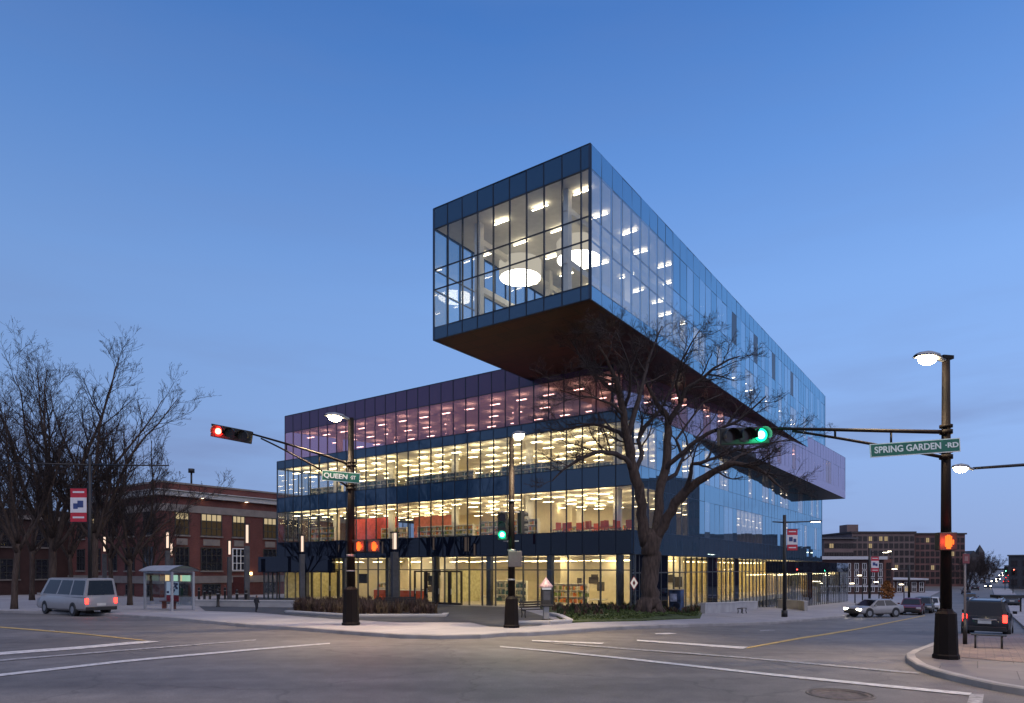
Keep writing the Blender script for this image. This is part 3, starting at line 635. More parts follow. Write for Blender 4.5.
# blank upper level behind the opaque glass
# ------------------------------------------------------------------ bare trees
BARK = mat('grey_brown_bark', (.062, .045, .038), .9, 0, .4, 3, .2, .6, stretch=(3, 3, .6))
TWIG = mat('twig_bark', (.050, .039, .037), .9, 0, .3, 5, .2)
def wander(rng, p, d, ln, n, wig, up):
    pts = [p.copy()]; d = d.normalized()
    for i in range(n):
        d = (d + Vector((rng.uniform(-1, 1), rng.uniform(-1, 1), rng.uniform(-1, 1))) * wig + Vector((0, 0, up))).normalized()
        p = p + d * (ln / n); pts.append(p)
    return pts, d
def side_dir(rng, d, ang):
    x = d.orthogonal().normalized(); y = d.cross(x); a = rng.uniform(0, 2 * math.pi)
    return (d * math.cos(ang) + (x * math.cos(a) + y * math.sin(a)) * math.sin(ang)).normalized()
def sprout(mb, rng, pts, rads, level, ln, nchild, conf, frm=.25):
    """children along a limb"""
    if level > conf['levels']: return
    seg = len(pts) - 1
    for k in range(nchild):
        t = frm + (1 - frm) * (k + rng.random()) / nchild; i = min(seg - 1, int(t * seg)); f = t * seg - i
        p = pts[i].lerp(pts[i + 1], f); r = rads[i] + (rads[i + 1] - rads[i]) * f
        d = side_dir(rng, (pts[i + 1] - pts[i]).normalized(), rng.uniform(*conf['ang']))
        if d.z < conf['minz']: d.z = conf['minz'] + rng.random() * .25
        l = ln * rng.uniform(.55, 1.1) * (1.05 - .35 * t)
        n = max(3, min(7, int(l / conf['step'])))
        q, _ = wander(rng, p, d, l, n, conf['wig'], conf['up'])
        r0 = min(r * .62, conf['rad'][level]); r1 = max(conf['tip'], r0 * .35)
        rr_ = [r0 + (r1 - r0) * j / n for j in range(n + 1)]
        mb.tube(q, rr_, 5 if r0 > .05 else 3, cap=False)
        sprout(mb, rng, q, rr_, level + 1, l * conf['ratio'], conf['kids'][min(level, len(conf['kids']) - 1)], conf)
    # the tip forks
# --- the old tree on the lawn, limbs after the photograph, swung in depth as they spread
TD = tree_at.y; TX, TY = tree_at.x, tree_at.y; tz = lawn_z(TX, TY) - .1
rt = random.Random(11)
tree = thing('bare_tree', 'big gnarled leafless tree with forked trunk standing on the lawn before the library', 'tree', (TX, TY, tz))
def PT(x, y, dz=0.): return P3(x, y, TD + dz) - Vector((TX, TY, tz))
limbs = [  # (pixel, pixel, depth offset, radius)
    [(649, 617, 0, .85), (649, 610, 0, .68), (650, 598, 0, .56), (650, 580, 0, .52), (651, 560, 0, .53), (651, 545, 0, .58), (651, 534, 0, .5)],
    [(646, 545, 0, .5), (643, 522, -.2, .47), (640, 497, -.6, .44), (633, 469, -1, .42), (628, 440, -1.5, .38), (624, 415, -2, .30), (619, 393, -2.5, .24), (614, 376, -3, .16), (606, 358, -3.4, .10), (598, 346, -3.8, .06)],
    [(653, 545, 0, .5), (657, 520, .3, .44), (661, 483, .8, .40), (667, 457, 1.2, .36), (668.5, 433, 1.6, .33), (668, 418, 1.8, .28), (660, 408, 2.2, .22), (652, 395, 2.6, .17), (646, 380, 3, .12), (640, 362, 3.5, .07)],
    [(656, 542, 0, .42), (667, 517, -.6, .40), (681, 497, -1.2, .38), (698, 481, -1.8, .33), (718, 469.5, -2.4, .28), (735, 463.5, -2.8, .24), (752, 466, -3.2, .18), (766, 474, -3.6, .12), (779, 486, -4, .08), (788, 494, -4.2, .05)],
    [(668.5, 424, 1.6, .26), (680, 404, 1.2, .22), (686, 389, .9, .19), (700, 380, .6, .15), (714, 368, .2, .11), (728, 360, 0, .08), (740, 356, -.2, .05)],
    [(628, 436, -1.5, .25), (636, 408, -1, .22), (643, 384, -.5, .17), (648, 362, 0, .13), (655, 342, .4, .08), (662, 326, .6, .05)],
    [(640, 490, -.6, .22), (636, 470, 0, .22), (642, 452, .4, .2), (638, 440, .8, .18), (646, 425, 1.2, .17), (659, 411, 1.5, .14), (672, 388, 2, .11), (678, 368, 2.4, .07)],
    [(634, 471, -1, .24), (625, 458, -1.6, .22), (612, 453, -2.2, .2), (598, 452, -2.8, .17), (580, 459, -3.4, .14), (565, 468, -3.9, .09), (552, 481, -4.3, .05)],
    [(628, 440, -1.5, .2), (619, 432, -1.2, .18), (606, 427, -.8, .15), (592, 424, -.4, .12), (577, 427, 0, .09), (561, 431, .3, .06), (545, 428, .5, .03)],
    [(665, 470, 1, .24), (672, 462, .6, .22), (690, 446, 0, .2), (707, 434, -.6, .17), (722, 428, -1.2, .14), (738, 421, -1.8, .1), (752, 409, -2.3, .08), (766, 396, -2.8, .05)],
    [(683, 496, -1.2, .2), (690, 478, -2, .18), (692, 464, -2.6, .16), (704, 462, -3, .13), (720, 456, -3.5, .11), (736, 450, -4, .08), (756, 448, -4.5, .05)],
    [(718, 469.5, -2.4, .18), (735, 458, -1.8, .14), (752, 450, -1.2, .12), (768, 444, -.6, .09), (786, 440, 0, .06), (802, 442, .4, .03)],
    [(661, 483, .8, .2), (676, 474, 1.8, .18), (683, 458, 2.6, .15), (676, 440, 3.4, .12), (690, 420, 4.2, .1), (704, 402, 5, .07), (722, 394, 5.6, .05)],
    [(619, 393, -2.5, .15), (606, 384, -2.2, .12), (592, 372, -1.8, .09), (580, 356, -1.4, .07), (570, 338, -1, .04)],
    [(624, 415, -2, .14), (612, 404, -3, .11), (596, 398, -4, .08), (578, 396, -4.8, .06), (560, 390, -5.4, .04)],
    [(624, 410, -2, .16), (630, 390, -3, .12), (630, 368, -4, .09), (622, 346, -4.8, .06), (616, 332, -5.2, .04)],
    [(680, 404, 1.2, .15), (676, 384, .4, .12), (682, 360, -.4, .09), (692, 342, -1, .06), (700, 330, -1.4, .04)],
]
trunk = MB(); tw = MB()
conf = dict(levels=4, ang=(.5, 1.15), minz=-.15, step=.32, wig=.30, up=.05, rad=[0, .065, .034, .018, .011], tip=.007, ratio=.66, kids=[8, 7, 5, 3])
for i, lb in enumerate(limbs):
    key = [PT(x, y, dz) for x, y, dz, r in lb]; kr = [r * (1 if i == 0 else .7) for *_, r in lb]
    pts = []; rads = []
    for j in range(len(key) - 1):           # knotty in-between points
        for s_ in range(3):
            t = s_ / 3; p = key[j].lerp(key[j + 1], t)
            r = kr[j] + (kr[j + 1] - kr[j]) * t
            if s_: p = p + Vector((rt.uniform(-1, 1), rt.uniform(-1, 1), rt.uniform(-1, 1))) * min(.13, r * .35)
            pts.append(p); rads.append(r * rt.uniform(.93, 1.08))
    pts.append(key[-1]); rads.append(kr[-1])
    if i < 4: trunk.tube(pts, rads, 24 if i == 0 else 14)
    else: tw.tube(pts, rads, 7)
    if i: sprout(tw, rt, pts, rads, 1, 2.5 if i > 3 else 2.9, 12 if i < 4 else 10, conf, .42 if i < 4 else .25)
for k in range(7):                           # root flare
    a = k * .9; trunk.tube([(.5 * math.cos(a), .5 * math.sin(a), .7), (.72 * math.cos(a), .72 * math.sin(a), .25), (1.1 * math.cos(a), 1.1 * math.sin(a), -.05)], [.26, .2, .1], 9)
tk = trunk.build('trunk', BARK, tree)
from mathutils import noise
for vt in tk.data.vertices:
    vt.co += vt.normal * (noise.noise(Vector((vt.co.x * 5, vt.co.y * 5, vt.co.z * .9))) * .05 + noise.noise(vt.co * 1.1) * .05)
tw.build('branches', TWIG, tree)

def wild_tree(seed, h, spread, name='bare_tree', lead=5, fork=.28):
    r = random.Random(seed); t = thing(name, 'tree', 'tree'); tb = MB(); br = MB()
    cf = dict(levels=4, ang=(.35, .85), minz=.02, step=h * .035, wig=.2, up=.09, rad=[0, h * .0042, h * .0022, h * .0012, h * .0009], tip=.009, ratio=.64, kids=[8, 6, 4, 3])
    pts, d = wander(r, Vector((0, 0, -.2)), Vector((r.uniform(-.08, .08), r.uniform(-.08, .08), 1)), h * fork, 5, .06, .1)
    rd = [h * .019, h * .0145, h * .0135, h * .013, h * .013, h * .013]
    tb.tube(pts, rd, 10)
    for k in range(lead):
        a = 2 * math.pi * (k + r.random() * .6) / lead; tilt = r.uniform(.2, .85) * spread
        dd = Vector((math.cos(a) * tilt, math.sin(a) * tilt, 1)).normalized()
        l = h * (1 - fork) * r.uniform(.85, 1.12); n = 10
        q, _ = wander(r, pts[-1] - Vector((0, 0, r.random() * h * .06)), dd, l, n, .15, .045)
        r0 = h * .0085 * r.uniform(.75, 1.15); rr_ = [r0 * (1 - .9 * j / n) + .012 for j in range(n + 1)]
        tb.tube(q, rr_, 7)
        sprout(br, r, q, rr_, 1, h * .2, 14, cf, .18)
    tb.build('trunk', BARK, t); br.build('branches', TWIG, t)
    return t
def put(o, px, py, label, group=None, rz=0., s=1., d=None, off=0.):
    p = G(px, py, off) if d is None else Vector((Wx(px, d), d, gz(Wx(px, d), d) + off))
    o.location = p; o.rotation_euler = (0, 0, rz); o.scale = (s, s, s); tag(o, label, None, group); return o
TG = 'bare trees by the brick hall'
wt = [wild_tree(21, 21, 1.15, lead=8), wild_tree(22, 19, 1.1, lead=7, fork=.34), wild_tree(37, 17, 1.0, lead=6, fork=.34), wild_tree(24, 12, 1.1, lead=6, fork=.3)]
for (k, px, rz, s, d, lb) in ((0, 52, 0, 1.12, 50, 'tallest bare tree at the left, crown high above the red banner'), (1, 95, 1, 1.1, 52, 'bare tree just behind the lamp post with the red banner'), (2, 14, 2, 1.0, 47, 'bare dark tree near the left edge of the photo'),
        (3, 130, .6, 1.42, 56, 'slimmer bare tree in front of the brick hall beside the bus shelter'), (3, 152, 1.2, 1.05, 66, 'small bare tree touching the brick hall corner above the bus shelter'), (0, -45, 3.9, .95, 55, 'bare tree at the left cut by the photo edge'),
        (1, 32, 4.4, 1.0, 68, 'bare tree farther back between the two left trunks'), (2, 72, 5.1, 1.05, 74, 'bare tree far back behind the red banner'), (1, -5, 2.2, 1.0, 80, 'farthest bare tree behind the left edge trunk'), (2, 112, 3.6, 1.0, 63, 'bare tree before the dark side of the brick hall')):
    first = not wt[k].get('used'); o = wt[k] if first else copy_tree(wt[k]); wt[k]['used'] = 1; put(o, px, 0, lb, TG, rz=rz, s=s * .85, d=d)
for o in list(bpy.data.objects):
    if 'used' in o: del o['used']

# ------------------------------------------------------------------ brick hall on the left
BRK = brickmat('red_brick', (.15, .052, .045), (.115, .04, .035), (.12, .09, .085), 3.2, .7, .24, .012, .85, vertical=True, var=.2)
CORN = mat('cornice_paint', (.42, .41, .4), .6, 0, .1)
STONE = mat('pale_limestone', (.2, .175, .16), .8, 0, .15, 1.5)
BH = Vector((-39.7, 75, 0))
hall = thing('brick_hall', 'dark red brick hall with stone bands and a white cornice beside the library', 'building', BH)
def hp(u, v, z=0): return Vector((BH.x, BH.y, 0)) + U * u + V * v + Vector((0, 0, z))
def poly_uv(u0, v0, u1, v1): return [hp(u0, v0).xy, hp(u1, v0).xy, hp(u1, v1).xy, hp(u0, v1).xy]
LU, LV = 34., 24.
wall = MB().prism(poly_uv(0, 0, LU, LV), -1.6, 12.45).build('wall', BRK, hall, True)
for z0, z1, k, m, nm in ((10.95, 11.5, .55, CORN, 'cornice'), (11.52, 11.62, .75, CORN, 'cornice'), (9.2, 10.05, .12, STONE, 'stone_band'), (.9, 1.75, .12, STONE, 'stone_band'), (12.4, 12.6, .1, STONE, 'parapet_coping')):
    MB().prism(poly_uv(-k, -k, LU + k, LV + k), z0, z1).build(nm, m, hall, True)
LIT = emis('office_window_lit', (1., .72, .38), .55); LITD = mat('dim_pane', (.02, .022, .03), .1, spec=.8)
FRM = mat('dark_window_frame', (.03, .03, .03), .5)
wr2 = random.Random(3)
def pane_grid(parent, O, dx, nrm_, w_, h_, lit, cols=4, rows=3, frame=FRM, arch=False):
    """window: sunk pane, dark frame with glazing bars, stone sill"""
    fr_ = MB()
    c = O + nrm_ * .03; rz = math.atan2(dx.y, dx.x)
    for i in range(cols + 1): fr_.box(c + dx * (w_ * (i / cols - .5)) + Vector((0, 0, h_ / 2)), (.13 if i in (0, cols) else .085, .1, h_), rz)
    for j in range(rows + 1): fr_.box(c + Vector((0, 0, h_ * j / rows)), (w_, .09, .13 if j in (0, rows) else .08), rz)
    f = fr_.build('window', frame, parent, True)
    a = O + nrm_ * .015 - dx * w_ / 2; b = O + nrm_ * .015 + dx * w_ / 2
    if lit: # bright upper half where the ceiling lamps are, darker room below
        z = h_ * .7; MB().quad(a + Vector((0, 0, z)), b + Vector((0, 0, z)), b + Vector((0, 0, h_)), a + Vector((0, 0, h_))).build('pane', emis('office_lamp_pane', (1., .78, .45), lit), f, True)
        MB().quad(a, b, b + Vector((0, 0, z)), a + Vector((0, 0, z))).build('pane', emis('office_room_pane', (.9, .62, .36), .045), f, True)
    else: MB().quad(a, b, b + Vector((0, 0, h_)), a + Vector((0, 0, h_))).build('pane', LITD, f, True)
    MB().box(O + nrm_ * .08 + Vector((0, 0, -.1)), (w_ + .3, .22, .16), rz).build('sill', STONE, f, True)
def hall_u(px):   # where along the street side a pixel column falls
    t = (px - CX) / F; return (BH.x - t * BH.y) / (t * U.y - U.x)
for x0, x1, lit in ((175, 188.5, .5), (201, 221.5, 1.1), (232.5, 244.5, .9), (263.5, 276, .8), (284, 300, 0)):
    u0, u1 = hall_u(x0), hall_u(x1); c = (u0 + u1) / 2; wd_ = u1 - u0; rows = 3; cl = 4 if wd_ > 2 else 3
    pane_grid(hall, hp(c, 0, 6.55), U, N, wd_, 2.6, lit, cl, rows)
    MB().box(hp(c, -.04, 5.75), (wd_ * .8, .12, .75), math.atan2(U.y, U.x)).build('stone_panel', STONE, hall, True)
    MB().box(hp(c, -.06, 9.3), (wd_ + .5, .2, .3), math.atan2(U.y, U.x)).build('lintel', STONE, hall, True) if False else None
    pane_grid(hall, hp(c, 0, 2.4), U, N, wd_, 2.7, 0, cl, 3, WHITE if 230 < x0 < 250 else FRM)
    pane_grid(hall, hp(c, 0, -.5), U, N, wd_ * .85, 1.25, 0, 3, 2)
for k in range(5):
    v = 2.6 + 4.4 * k
    pane_grid(hall, hp(0, v, 6.5), -V, -U, 2.2, 2.7, .35 if k == 3 else 0, 3, 3); pane_grid(hall, hp(0, v, 2.4), -V, -U, 2.2, 2.7, 0, 3, 3); pane_grid(hall, hp(0, v, -.5), -V, -U, 1.9, 1.2, 0, 2, 2)
for u in (4.9, 10.6):
    MB().box(hp(u, -.3, 11.0), (.3, .3, .14)).build('cornice_lamp', emis('cornice_lamp_lit', (1, .75, .45), 7), hall, True)
sl = MB().box(hp(hall_u(250), -.2, 2.0), (.25, .25, .35)).build('wall_lantern', emis('wall_lantern_lit', (1, .6, .22), 9), hall, True)
MB().cyl(hp(6.4, 5), .12, 12.4, 14.9, 8).cyl(hp(6.4, 5), .38, 14.6, 15.1, 10).build('roof_vent', BLACK, hall, True)
# door and steps under the window with the white frame
MB().box(hp(hall_u(238), -.08, .4), (1.5, .1, 2.4), math.atan2(U.y, U.x)).build('door', mat('dark_red_door', (.06, .012, .012), .5), hall, True)
# far wing of the hall, further left behind the trees
w2 = thing('brick_wing', 'darker brick wing of the old hall half hidden behind the bare trees', 'building', hp(-6, LV))
wq = lambda u, v, z=0: hp(-9 + u, LV + v, z)
MB().prism([wq(0, 0).xy, wq(22, 0).xy, wq(22, 26).xy, wq(0, 26).xy], -1.6, 10.2).build('wall', mat('darker_brick', (.045, .02, .018), .85, 0, .25, 1.2), w2, True)  # one brick tone for the wing, darker than the hall
MB().prism([wq(-.4, -.4).xy, wq(22.4, -.4).xy, wq(22.4, 26.4).xy, wq(-.4, 26.4).xy], 8.9, 9.4).build('cornice', STONE, w2, True)
for k in range(6):
    v = 2.4 + 4.1 * k
    pane_grid(w2, wq(0, v, 5.4), -V, -U, 2.0, 2.5, 0, 3, 3); pane_grid(w2, wq(0, v, 1.3), -V, -U, 2.0, 2.5, 0, 3, 3)
for k in range(2): pane_grid(w2, wq(2.4 + 3.8 * k, 0, 5.4), U, N, 2.0, 2.5, 0, 3, 3); pane_grid(w2, wq(2.4 + 3.8 * k, 0, 1.3), U, N, 2.0, 2.5, 0, 3, 3)
# barrel glass roof seen above the hall, next to the library
gr = thing('glass_vault', 'pale curved glass vault roof showing above the brick hall beside the library', 'glass roof', hp(24, 9, 11))
ribs = MB(); gl_ = MB(); prev = None
for k in range(13):
    a = math.pi * k / 12; y = 7 * math.cos(a); z = 1.5 * math.sin(a); row = [hp(18, 12 + y, 12.3 + z), hp(38, 12 + y, 12.3 + z)]
    ribs.bar(row[0], row[1], .08, .08)
    if prev: gl_.quad(prev[0], prev[1], row[1], row[0])
    prev = row
for u in (18, 23, 28, 33, 38): ribs.tube([hp(u, 12 + 7 * math.cos(math.pi * k / 12), 12.32 + 1.5 * math.sin(math.pi * k / 12)) for k in range(13)], .09, 5)
ribs.build('ribs', WHITE, gr, True); gl_.build('glass', glass('vault_glass', (.75, .8, .85), .12, (.4, .45, .5), .3), gr, True)
# ------------------------------------------------------------------ street poles and signals
SIGHOUSE = mat('signal_housing', (.006, .007, .0065), .5, 0, .15)
RED_ON = emis('red_signal_lit', (1., .02, .015), 2.6); GRN_ON = emis('green_signal_lit', (.01, 1., .42), 2.2); HAND_ON = emis('orange_hand_lit', (1., .13, .02), 2.4)
RED_CORE = emis('red_signal_core', (1., .33, .2), 5); GRN_CORE = emis('green_signal_core', (.45, 1., .8), 5)
LENSOFF = mat('dark_lens', (.03, .02, .018), .15)
SGREEN = mat('sign_green', (.004, .12, .075), .45, 0, .08); SIGNW = mat('sign_white', (.7, .75, .72), .5, 0, .04)
def pole(t, h, r0=.17, r1=.095, base_w=.62, base_h=1.25, m=DKBROWN, rz=0.):
    b = MB(); k = base_w / 2
    prof = [(k * 1.1, 0), (k * 1.1, .1), (k, .14), (k * .86, base_h * .95), (k * .62, base_h), (k * .4, base_h + .12)]
    vs = []
    for r, z in prof:
        for i in range(8):
            a = math.pi / 8 + i * math.pi / 4; vs.append((r * math.cos(a) * 1.0, r * math.sin(a) * 1.0, z))
    fs = [(i * 8 + j, i * 8 + (j + 1) % 8, (i + 1) * 8 + (j + 1) % 8, (i + 1) * 8 + j) for i in range(len(prof) - 1) for j in range(8)] + [tuple(range((len(prof) - 1) * 8, len(prof) * 8))]
    b.add(vs, fs); b.build('pole_base', m, t)
    MB().tube([(0, 0, base_h), (0, 0, h)], [r0, r1], 12).build('pole', m, t)
def collar(t, z, r, m=DKBROWN):
    MB().cyl((0, 0), r, z - .06, z + .06, 12).cyl((0, 0), r, z + .12, z + .2, 12).build('collar', m, t)
def cobra(t, z, d, ln=.9, power=0, m=GREYM, lens=LAMPON, s=1., tilt=.08):
    """street lamp head on the pole top, pointing along d"""
    d = Vector(d).normalized(); x = Vector((-d.y, d.x, 0)); O = Vector((0, 0, z))
    b = MB(); secs = [(0., .07, .07, 0), (.25, .09, .08, .03), (.4, .19, .12, .05), (.75, .24, .13, .04), (1.05, .2, .09, .0), (1.15, .08, .04, -.02)]
    vs = []; n = 10
    for dist, wd_, hh, dz in secs:
        for k in range(n):
            a = 2 * math.pi * k / n; zz = math.sin(a) * hh; zz = max(zz, -.03)
            vs.append(O + d * dist * s * ln / .9 + x * math.cos(a) * wd_ * s + Vector((0, 0, zz * s + dz * s + dist * tilt)))
    fs = [(i * n + k, i * n + (k + 1) % n, (i + 1) * n + (k + 1) % n, (i + 1) * n + k) for i in range(len(secs) - 1) for k in range(n)]
    b.add(vs, fs, True)
    h = b.build('lamp_head', m, t)
    c = O + d * .72 * s * ln / .9 + Vector((0, 0, -.015 * s + .72 * tilt))
    vs = []; fs = []
    for ring, (k1, dz) in enumerate(((1, 0), (.85, -.11), (.4, -.18))):
        for k in range(14):
            a = 2 * math.pi * k / 14; vs.append(c + d * math.cos(a) * .3 * s * k1 + x * math.sin(a) * .17 * s * k1 + Vector((0, 0, dz * s)))
    fs = [(r * 14 + k, r * 14 + (k + 1) % 14, (r + 1) * 14 + (k + 1) % 14, (r + 1) * 14 + k) for r in range(2) for k in range(14)] + [tuple(28 + k for k in range(14))]
    MB().add(vs, fs, True).build('lens', lens, h)
    if power: lamp(t, c + d * .7 + Vector((0, 0, -.4)), power, size=R(122), blend=.8)
    return c
def signal(t, O, long_, face, lit, n=3, s=1., back=True, order=('r', 'y', 'g'), name='signal_head'):
    """traffic light: housing along long_, lamps facing face; lit = index of the lamp that burns"""
    O = Vector(O); L = Vector(long_).normalized(); Fc = Vector(face).normalized(); Up = L.cross(Fc).normalized()
    M = Matrix((L, Fc, Up)).transposed(); st = .34 * s
    hb = MB().box(O, (st * n + .06, .2 * s, .36 * s), M=M)
    if back: hb.box(O - Fc * .08, (st * n + .26, .02, .56 * s), M=M)
    h = hb.build(name, SIGHOUSE, t, bevel=.02)
    for k in range(n):
        c = O + L * (k - (n - 1) / 2) * st + Fc * .105 * s
        mt = LENSOFF if k != lit else (RED_ON if order[k] == 'r' else GRN_ON)
        MB().disc(c + Fc * .01, Fc, .14 * s, 20).build('signal_lamp', mt, h)
        if k == lit:
            MB().disc(c + Fc * .018, Fc, .085 * s, 16).build('signal_core', RED_CORE if order[k] == 'r' else GRN_CORE, h)
            gl = lamp(t, c + Fc * (.3 * s), 26 * s * s, (1, .03, .02) if order[k] == 'r' else (.02, 1, .4), 'POINT', rad=.1); gl.data.name = gl.name = 'signal_glow'
        v = MB(); ring = []
        for dd in (0, .2 * s):
            for j in range(13):
                a = math.pi * (j / 12 * 1.3 - .15); p = c + Fc * dd; wv = Vector((0, 0, 1)) - Fc * Fc.z; wv.normalize(); xv = wv.cross(Fc)
                ring.append(p + (xv * math.cos(a) + wv * math.sin(a)) * .155 * s)
        v.add(ring, [(j, j + 1, 13 + j + 1, 13 + j) for j in range(12)], True); v.build('visor', SIGHOUSE, h)
    return h
def hand_signal(t, O, face, s=1.):
    O = Vector(O); Fc = Vector(face).normalized(); X = Vector((-Fc.y, Fc.x, 0)); M = Matrix((X, Fc, Vector((0, 0, 1)))).transposed()
    h = MB().box(O, (.46 * s, .24 * s, .48 * s), M=M).build('pedestrian_signal', SIGHOUSE, t, bevel=.02)
    m_ = MB(); c = O + Fc * (.125 * s)
    def q(x, z, w_, hh): m_.box(c + X * x * s + Vector((0, 0, z * s)), (w_ * s, .012, hh * s), M=M)
    q(0, -.06, .17, .17)                                  # palm
    for i, (x, hh) in enumerate(((-.066, .12), (-.022, .15), (.022, .15), (.066, .12))): q(x, .02 + hh / 2, .034, hh)
    q(.115, -.02, .036, .12); q(0, -.17, .11, .06)
    m_.build('hand_symbol', HAND_ON, h); gl = lamp(t, O + Fc * .42, 30 * s * s, (1, .07, .02), 'POINT', rad=.1); gl.data.name = gl.name = 'signal_glow'; return h
def street_sign(t, a, b, hgt, words, small):
    """green name sign from a (left end) to b (right end), readable from the camera"""
    a = Vector(a); b = Vector(b); d = (b - a); L = d.length; d.normalize(); rz = math.atan2(d.y, d.x); n_ = Vector((d.y, -d.x, 0)).normalized()
    th = math.atan2(d.z, d.xy.length)
    M = (Matrix.Rotation(rz, 3, 'Z') @ Matrix.Rotation(-th, 3, 'Y'))
    s = MB().box((a + b) / 2, (L, .03, hgt), M=M).build('sign_rim', SIGNW, t)
    MB().box((a + b) / 2 + n_ * .012, (L - .05, .02, hgt - .05), M=M).build('sign_panel', SGREEN, s)
    rot = (M @ Matrix.Rotation(R(90), 3, 'X')).to_euler()
    o = text(s, words, hgt * .66, SIGNW, a + d * L * .045 + n_ * .026, rot)
    o.scale.x = L * (.74 if len(words) > 6 else .62) / width_of(o)
    dot = text(s, small, hgt * .5, SIGNW, a + d * L * (.83 if len(words) > 6 else .74) + n_ * .026, rot)
    dot.scale.x = L * .145 / width_of(dot)
def truss(t, z, end, gap0=.62, m=DKBROWN):
    """signal mast arm: two tubes running together, short struts between"""
    end = Vector(end); n = 12; up = []; lo = []
    for i in range(n + 1):
        k = i / n; e = end * k; e.z = 0
        zz = z + end.z * (k ** .8)
        up.append(Vector((e.x, e.y, zz))); lo.append(Vector((e.x, e.y, zz - gap0 * (1 - k) ** 1.15 - .02)))
    a = MB().tube(up, [.062 - .022 * i / n for i in range(n + 1)], 8).tube(lo[:-1], [.05 - .018 * i / n for i in range(n)], 8).build('mast_arm', m, t)
    for i in (4, 8): MB().tube([up[i], lo[i]], .03, 6).build('strut', m, a)
    return up
# right-hand pole
rp_ = G(946, 658.5, H); pr = thing('signal_pole', 'dark signal pole on the right corner carrying the long name sign and green light', 'signal pole', rp_)
hr = Zy(357, rp_.y) - rp_.z
loc = lambda px, py, d, o=rp_: P3(px, py, d) - o
pole(pr, hr, .15, .1, .62, 1.35); cobra(pr, hr - .12, (-1, -.25, 0), .82, 1100)
MB().box((0, 0, hr - .02), (.34, .2, .1), .2).build('pole_cap', DKBROWN, pr)
za = loc(946, 432, rp_.y).z; zb_ = loc(946, 457, rp_.y).z
collar(pr, za, .17); collar(pr, zb_, .175)
e = loc(778, 428.5, rp_.y - .55); arm_end = Vector((e.x, e.y, e.z - za)); up = truss(pr, za, arm_end, za - zb_)
sg = loc(743, 436.3, rp_.y - .62); signal(pr, sg, (-1, -.04, -.05), (.1, -1, -.06), 0, order=('g', 'y', 'r'), s=1.28, back=False)
MB().tube([up[-1], sg + Vector((.3, .1, .24)), sg + Vector((-.75, .13, .2))], .04, 7).build('hanger', DKBROWN, pr)
street_sign(pr, loc(870, 451, rp_.y - .46), loc(960, 444.7, rp_.y - .7), .375, 'SPRING GARDEN', '·RD')
hand_signal(pr, loc(946, 541.5, rp_.y - .28), (-.1, -1, 0), 1.05)
MB().box((0, -.16, loc(946, 541.5, rp_.y).z), (.1, .22, .1)).build('bracket', DKBROWN, pr)
# left pole
lp_ = G(351, 625, H); plf = thing('signal_pole', 'dark signal pole with a lit lamp, red signal arm and short street name sign', 'signal pole', lp_)
hl = Zy(418, lp_.y) - lp_.z; ll = lambda px, py, d: P3(px, py, d) - lp_
pole(plf, hl, .2, .13, .78, 1.75); cobra(plf, hl - .1, (-.8, -.6, 0), .9, 3600, s=1.1)
za2 = ll(351, 466, lp_.y).z; zb2 = ll(351, 489, lp_.y).z; collar(plf, za2, .21); collar(plf, zb2, .215)
e = ll(252, 434, lp_.y - 2); up = truss(plf, za2, Vector((e.x, e.y, e.z - za2)), za2 - zb2)
s1 = ll(250, 437.5, lp_.y - 2.1); s0_ = ll(214, 430.5, lp_.y - 2.6); ax = (s1 - s0_).normalized()
signal(plf, (s0_ + s1) / 2, ax, (.12, -1, -.12), 0, s=1.5, back=False)
MB().tube([up[-1], s1 + Vector((0, .2, .2)), s0_ + Vector((-.2, .2, .3))], .045, 7).build('hanger', DKBROWN, plf)
street_sign(plf, ll(322, 475, lp_.y - .75), ll(360, 478.5, lp_.y - .6), .46, 'QUEEN', '·ST')
for px, fx in ((360, -.25), (374, .2)):
    hand_signal(plf, ll(px, 546, lp_.y - .3), (fx, -1, 0), 1.12)
MB().box(ll(366, 540.5, lp_.y - .1), (1.3, .1, .08)).box(ll(366, 552, lp_.y - .1), (1.0, .08, .06)).build('bracket', BLACK, plf)
MB().cyl((0, 0), .205, 3.2, 3.3, 12).cyl((0, 0), .21, 2.5, 2.56, 12).build('steel_band', GREYM, plf)
# middle pole
mp_ = G(511.5, 627.5, H); pm_ = thing('signal_pole', 'dark signal pole in the middle with a lit lamp and upright green signal', 'signal pole', mp_)
hm = Zy(437, mp_.y) - mp_.z; lm_ = lambda px, py, d: P3(px, py, d) - mp_
pole(pm_, hm, .17, .11, .7, 1.35); cobra(pm_, hm - .06, (.55, -.83, 0), .7, 3400, s=1.05)
signal(pm_, lm_(502.5, 526, mp_.y - .12), (0, 0, -1), (-.1, -1, 0), 2, s=1.15, back=False)
signal(pm_, lm_(521, 522, mp_.y + .05), (0, 0, -1), (.85, .5, 0), 9, s=.95, back=False)
MB().box(lm_(511, 512, mp_.y), (.95, .07, .06)).box(lm_(511, 541, mp_.y), (.7, .07, .06)).build('bracket', GREYM, pm_)
MB().box(lm_(515, 559, mp_.y + .05), (.62, .5, .72)).build('control_box', mat('mauve_grey_box', (.09, .075, .085), .5), pm_, bevel=.03)
for z in (2.1, 2.9, 3.4, 5.6): MB().cyl((0, 0), .18, z, z + .07, 12).build('steel_band', GREYM, pm_)
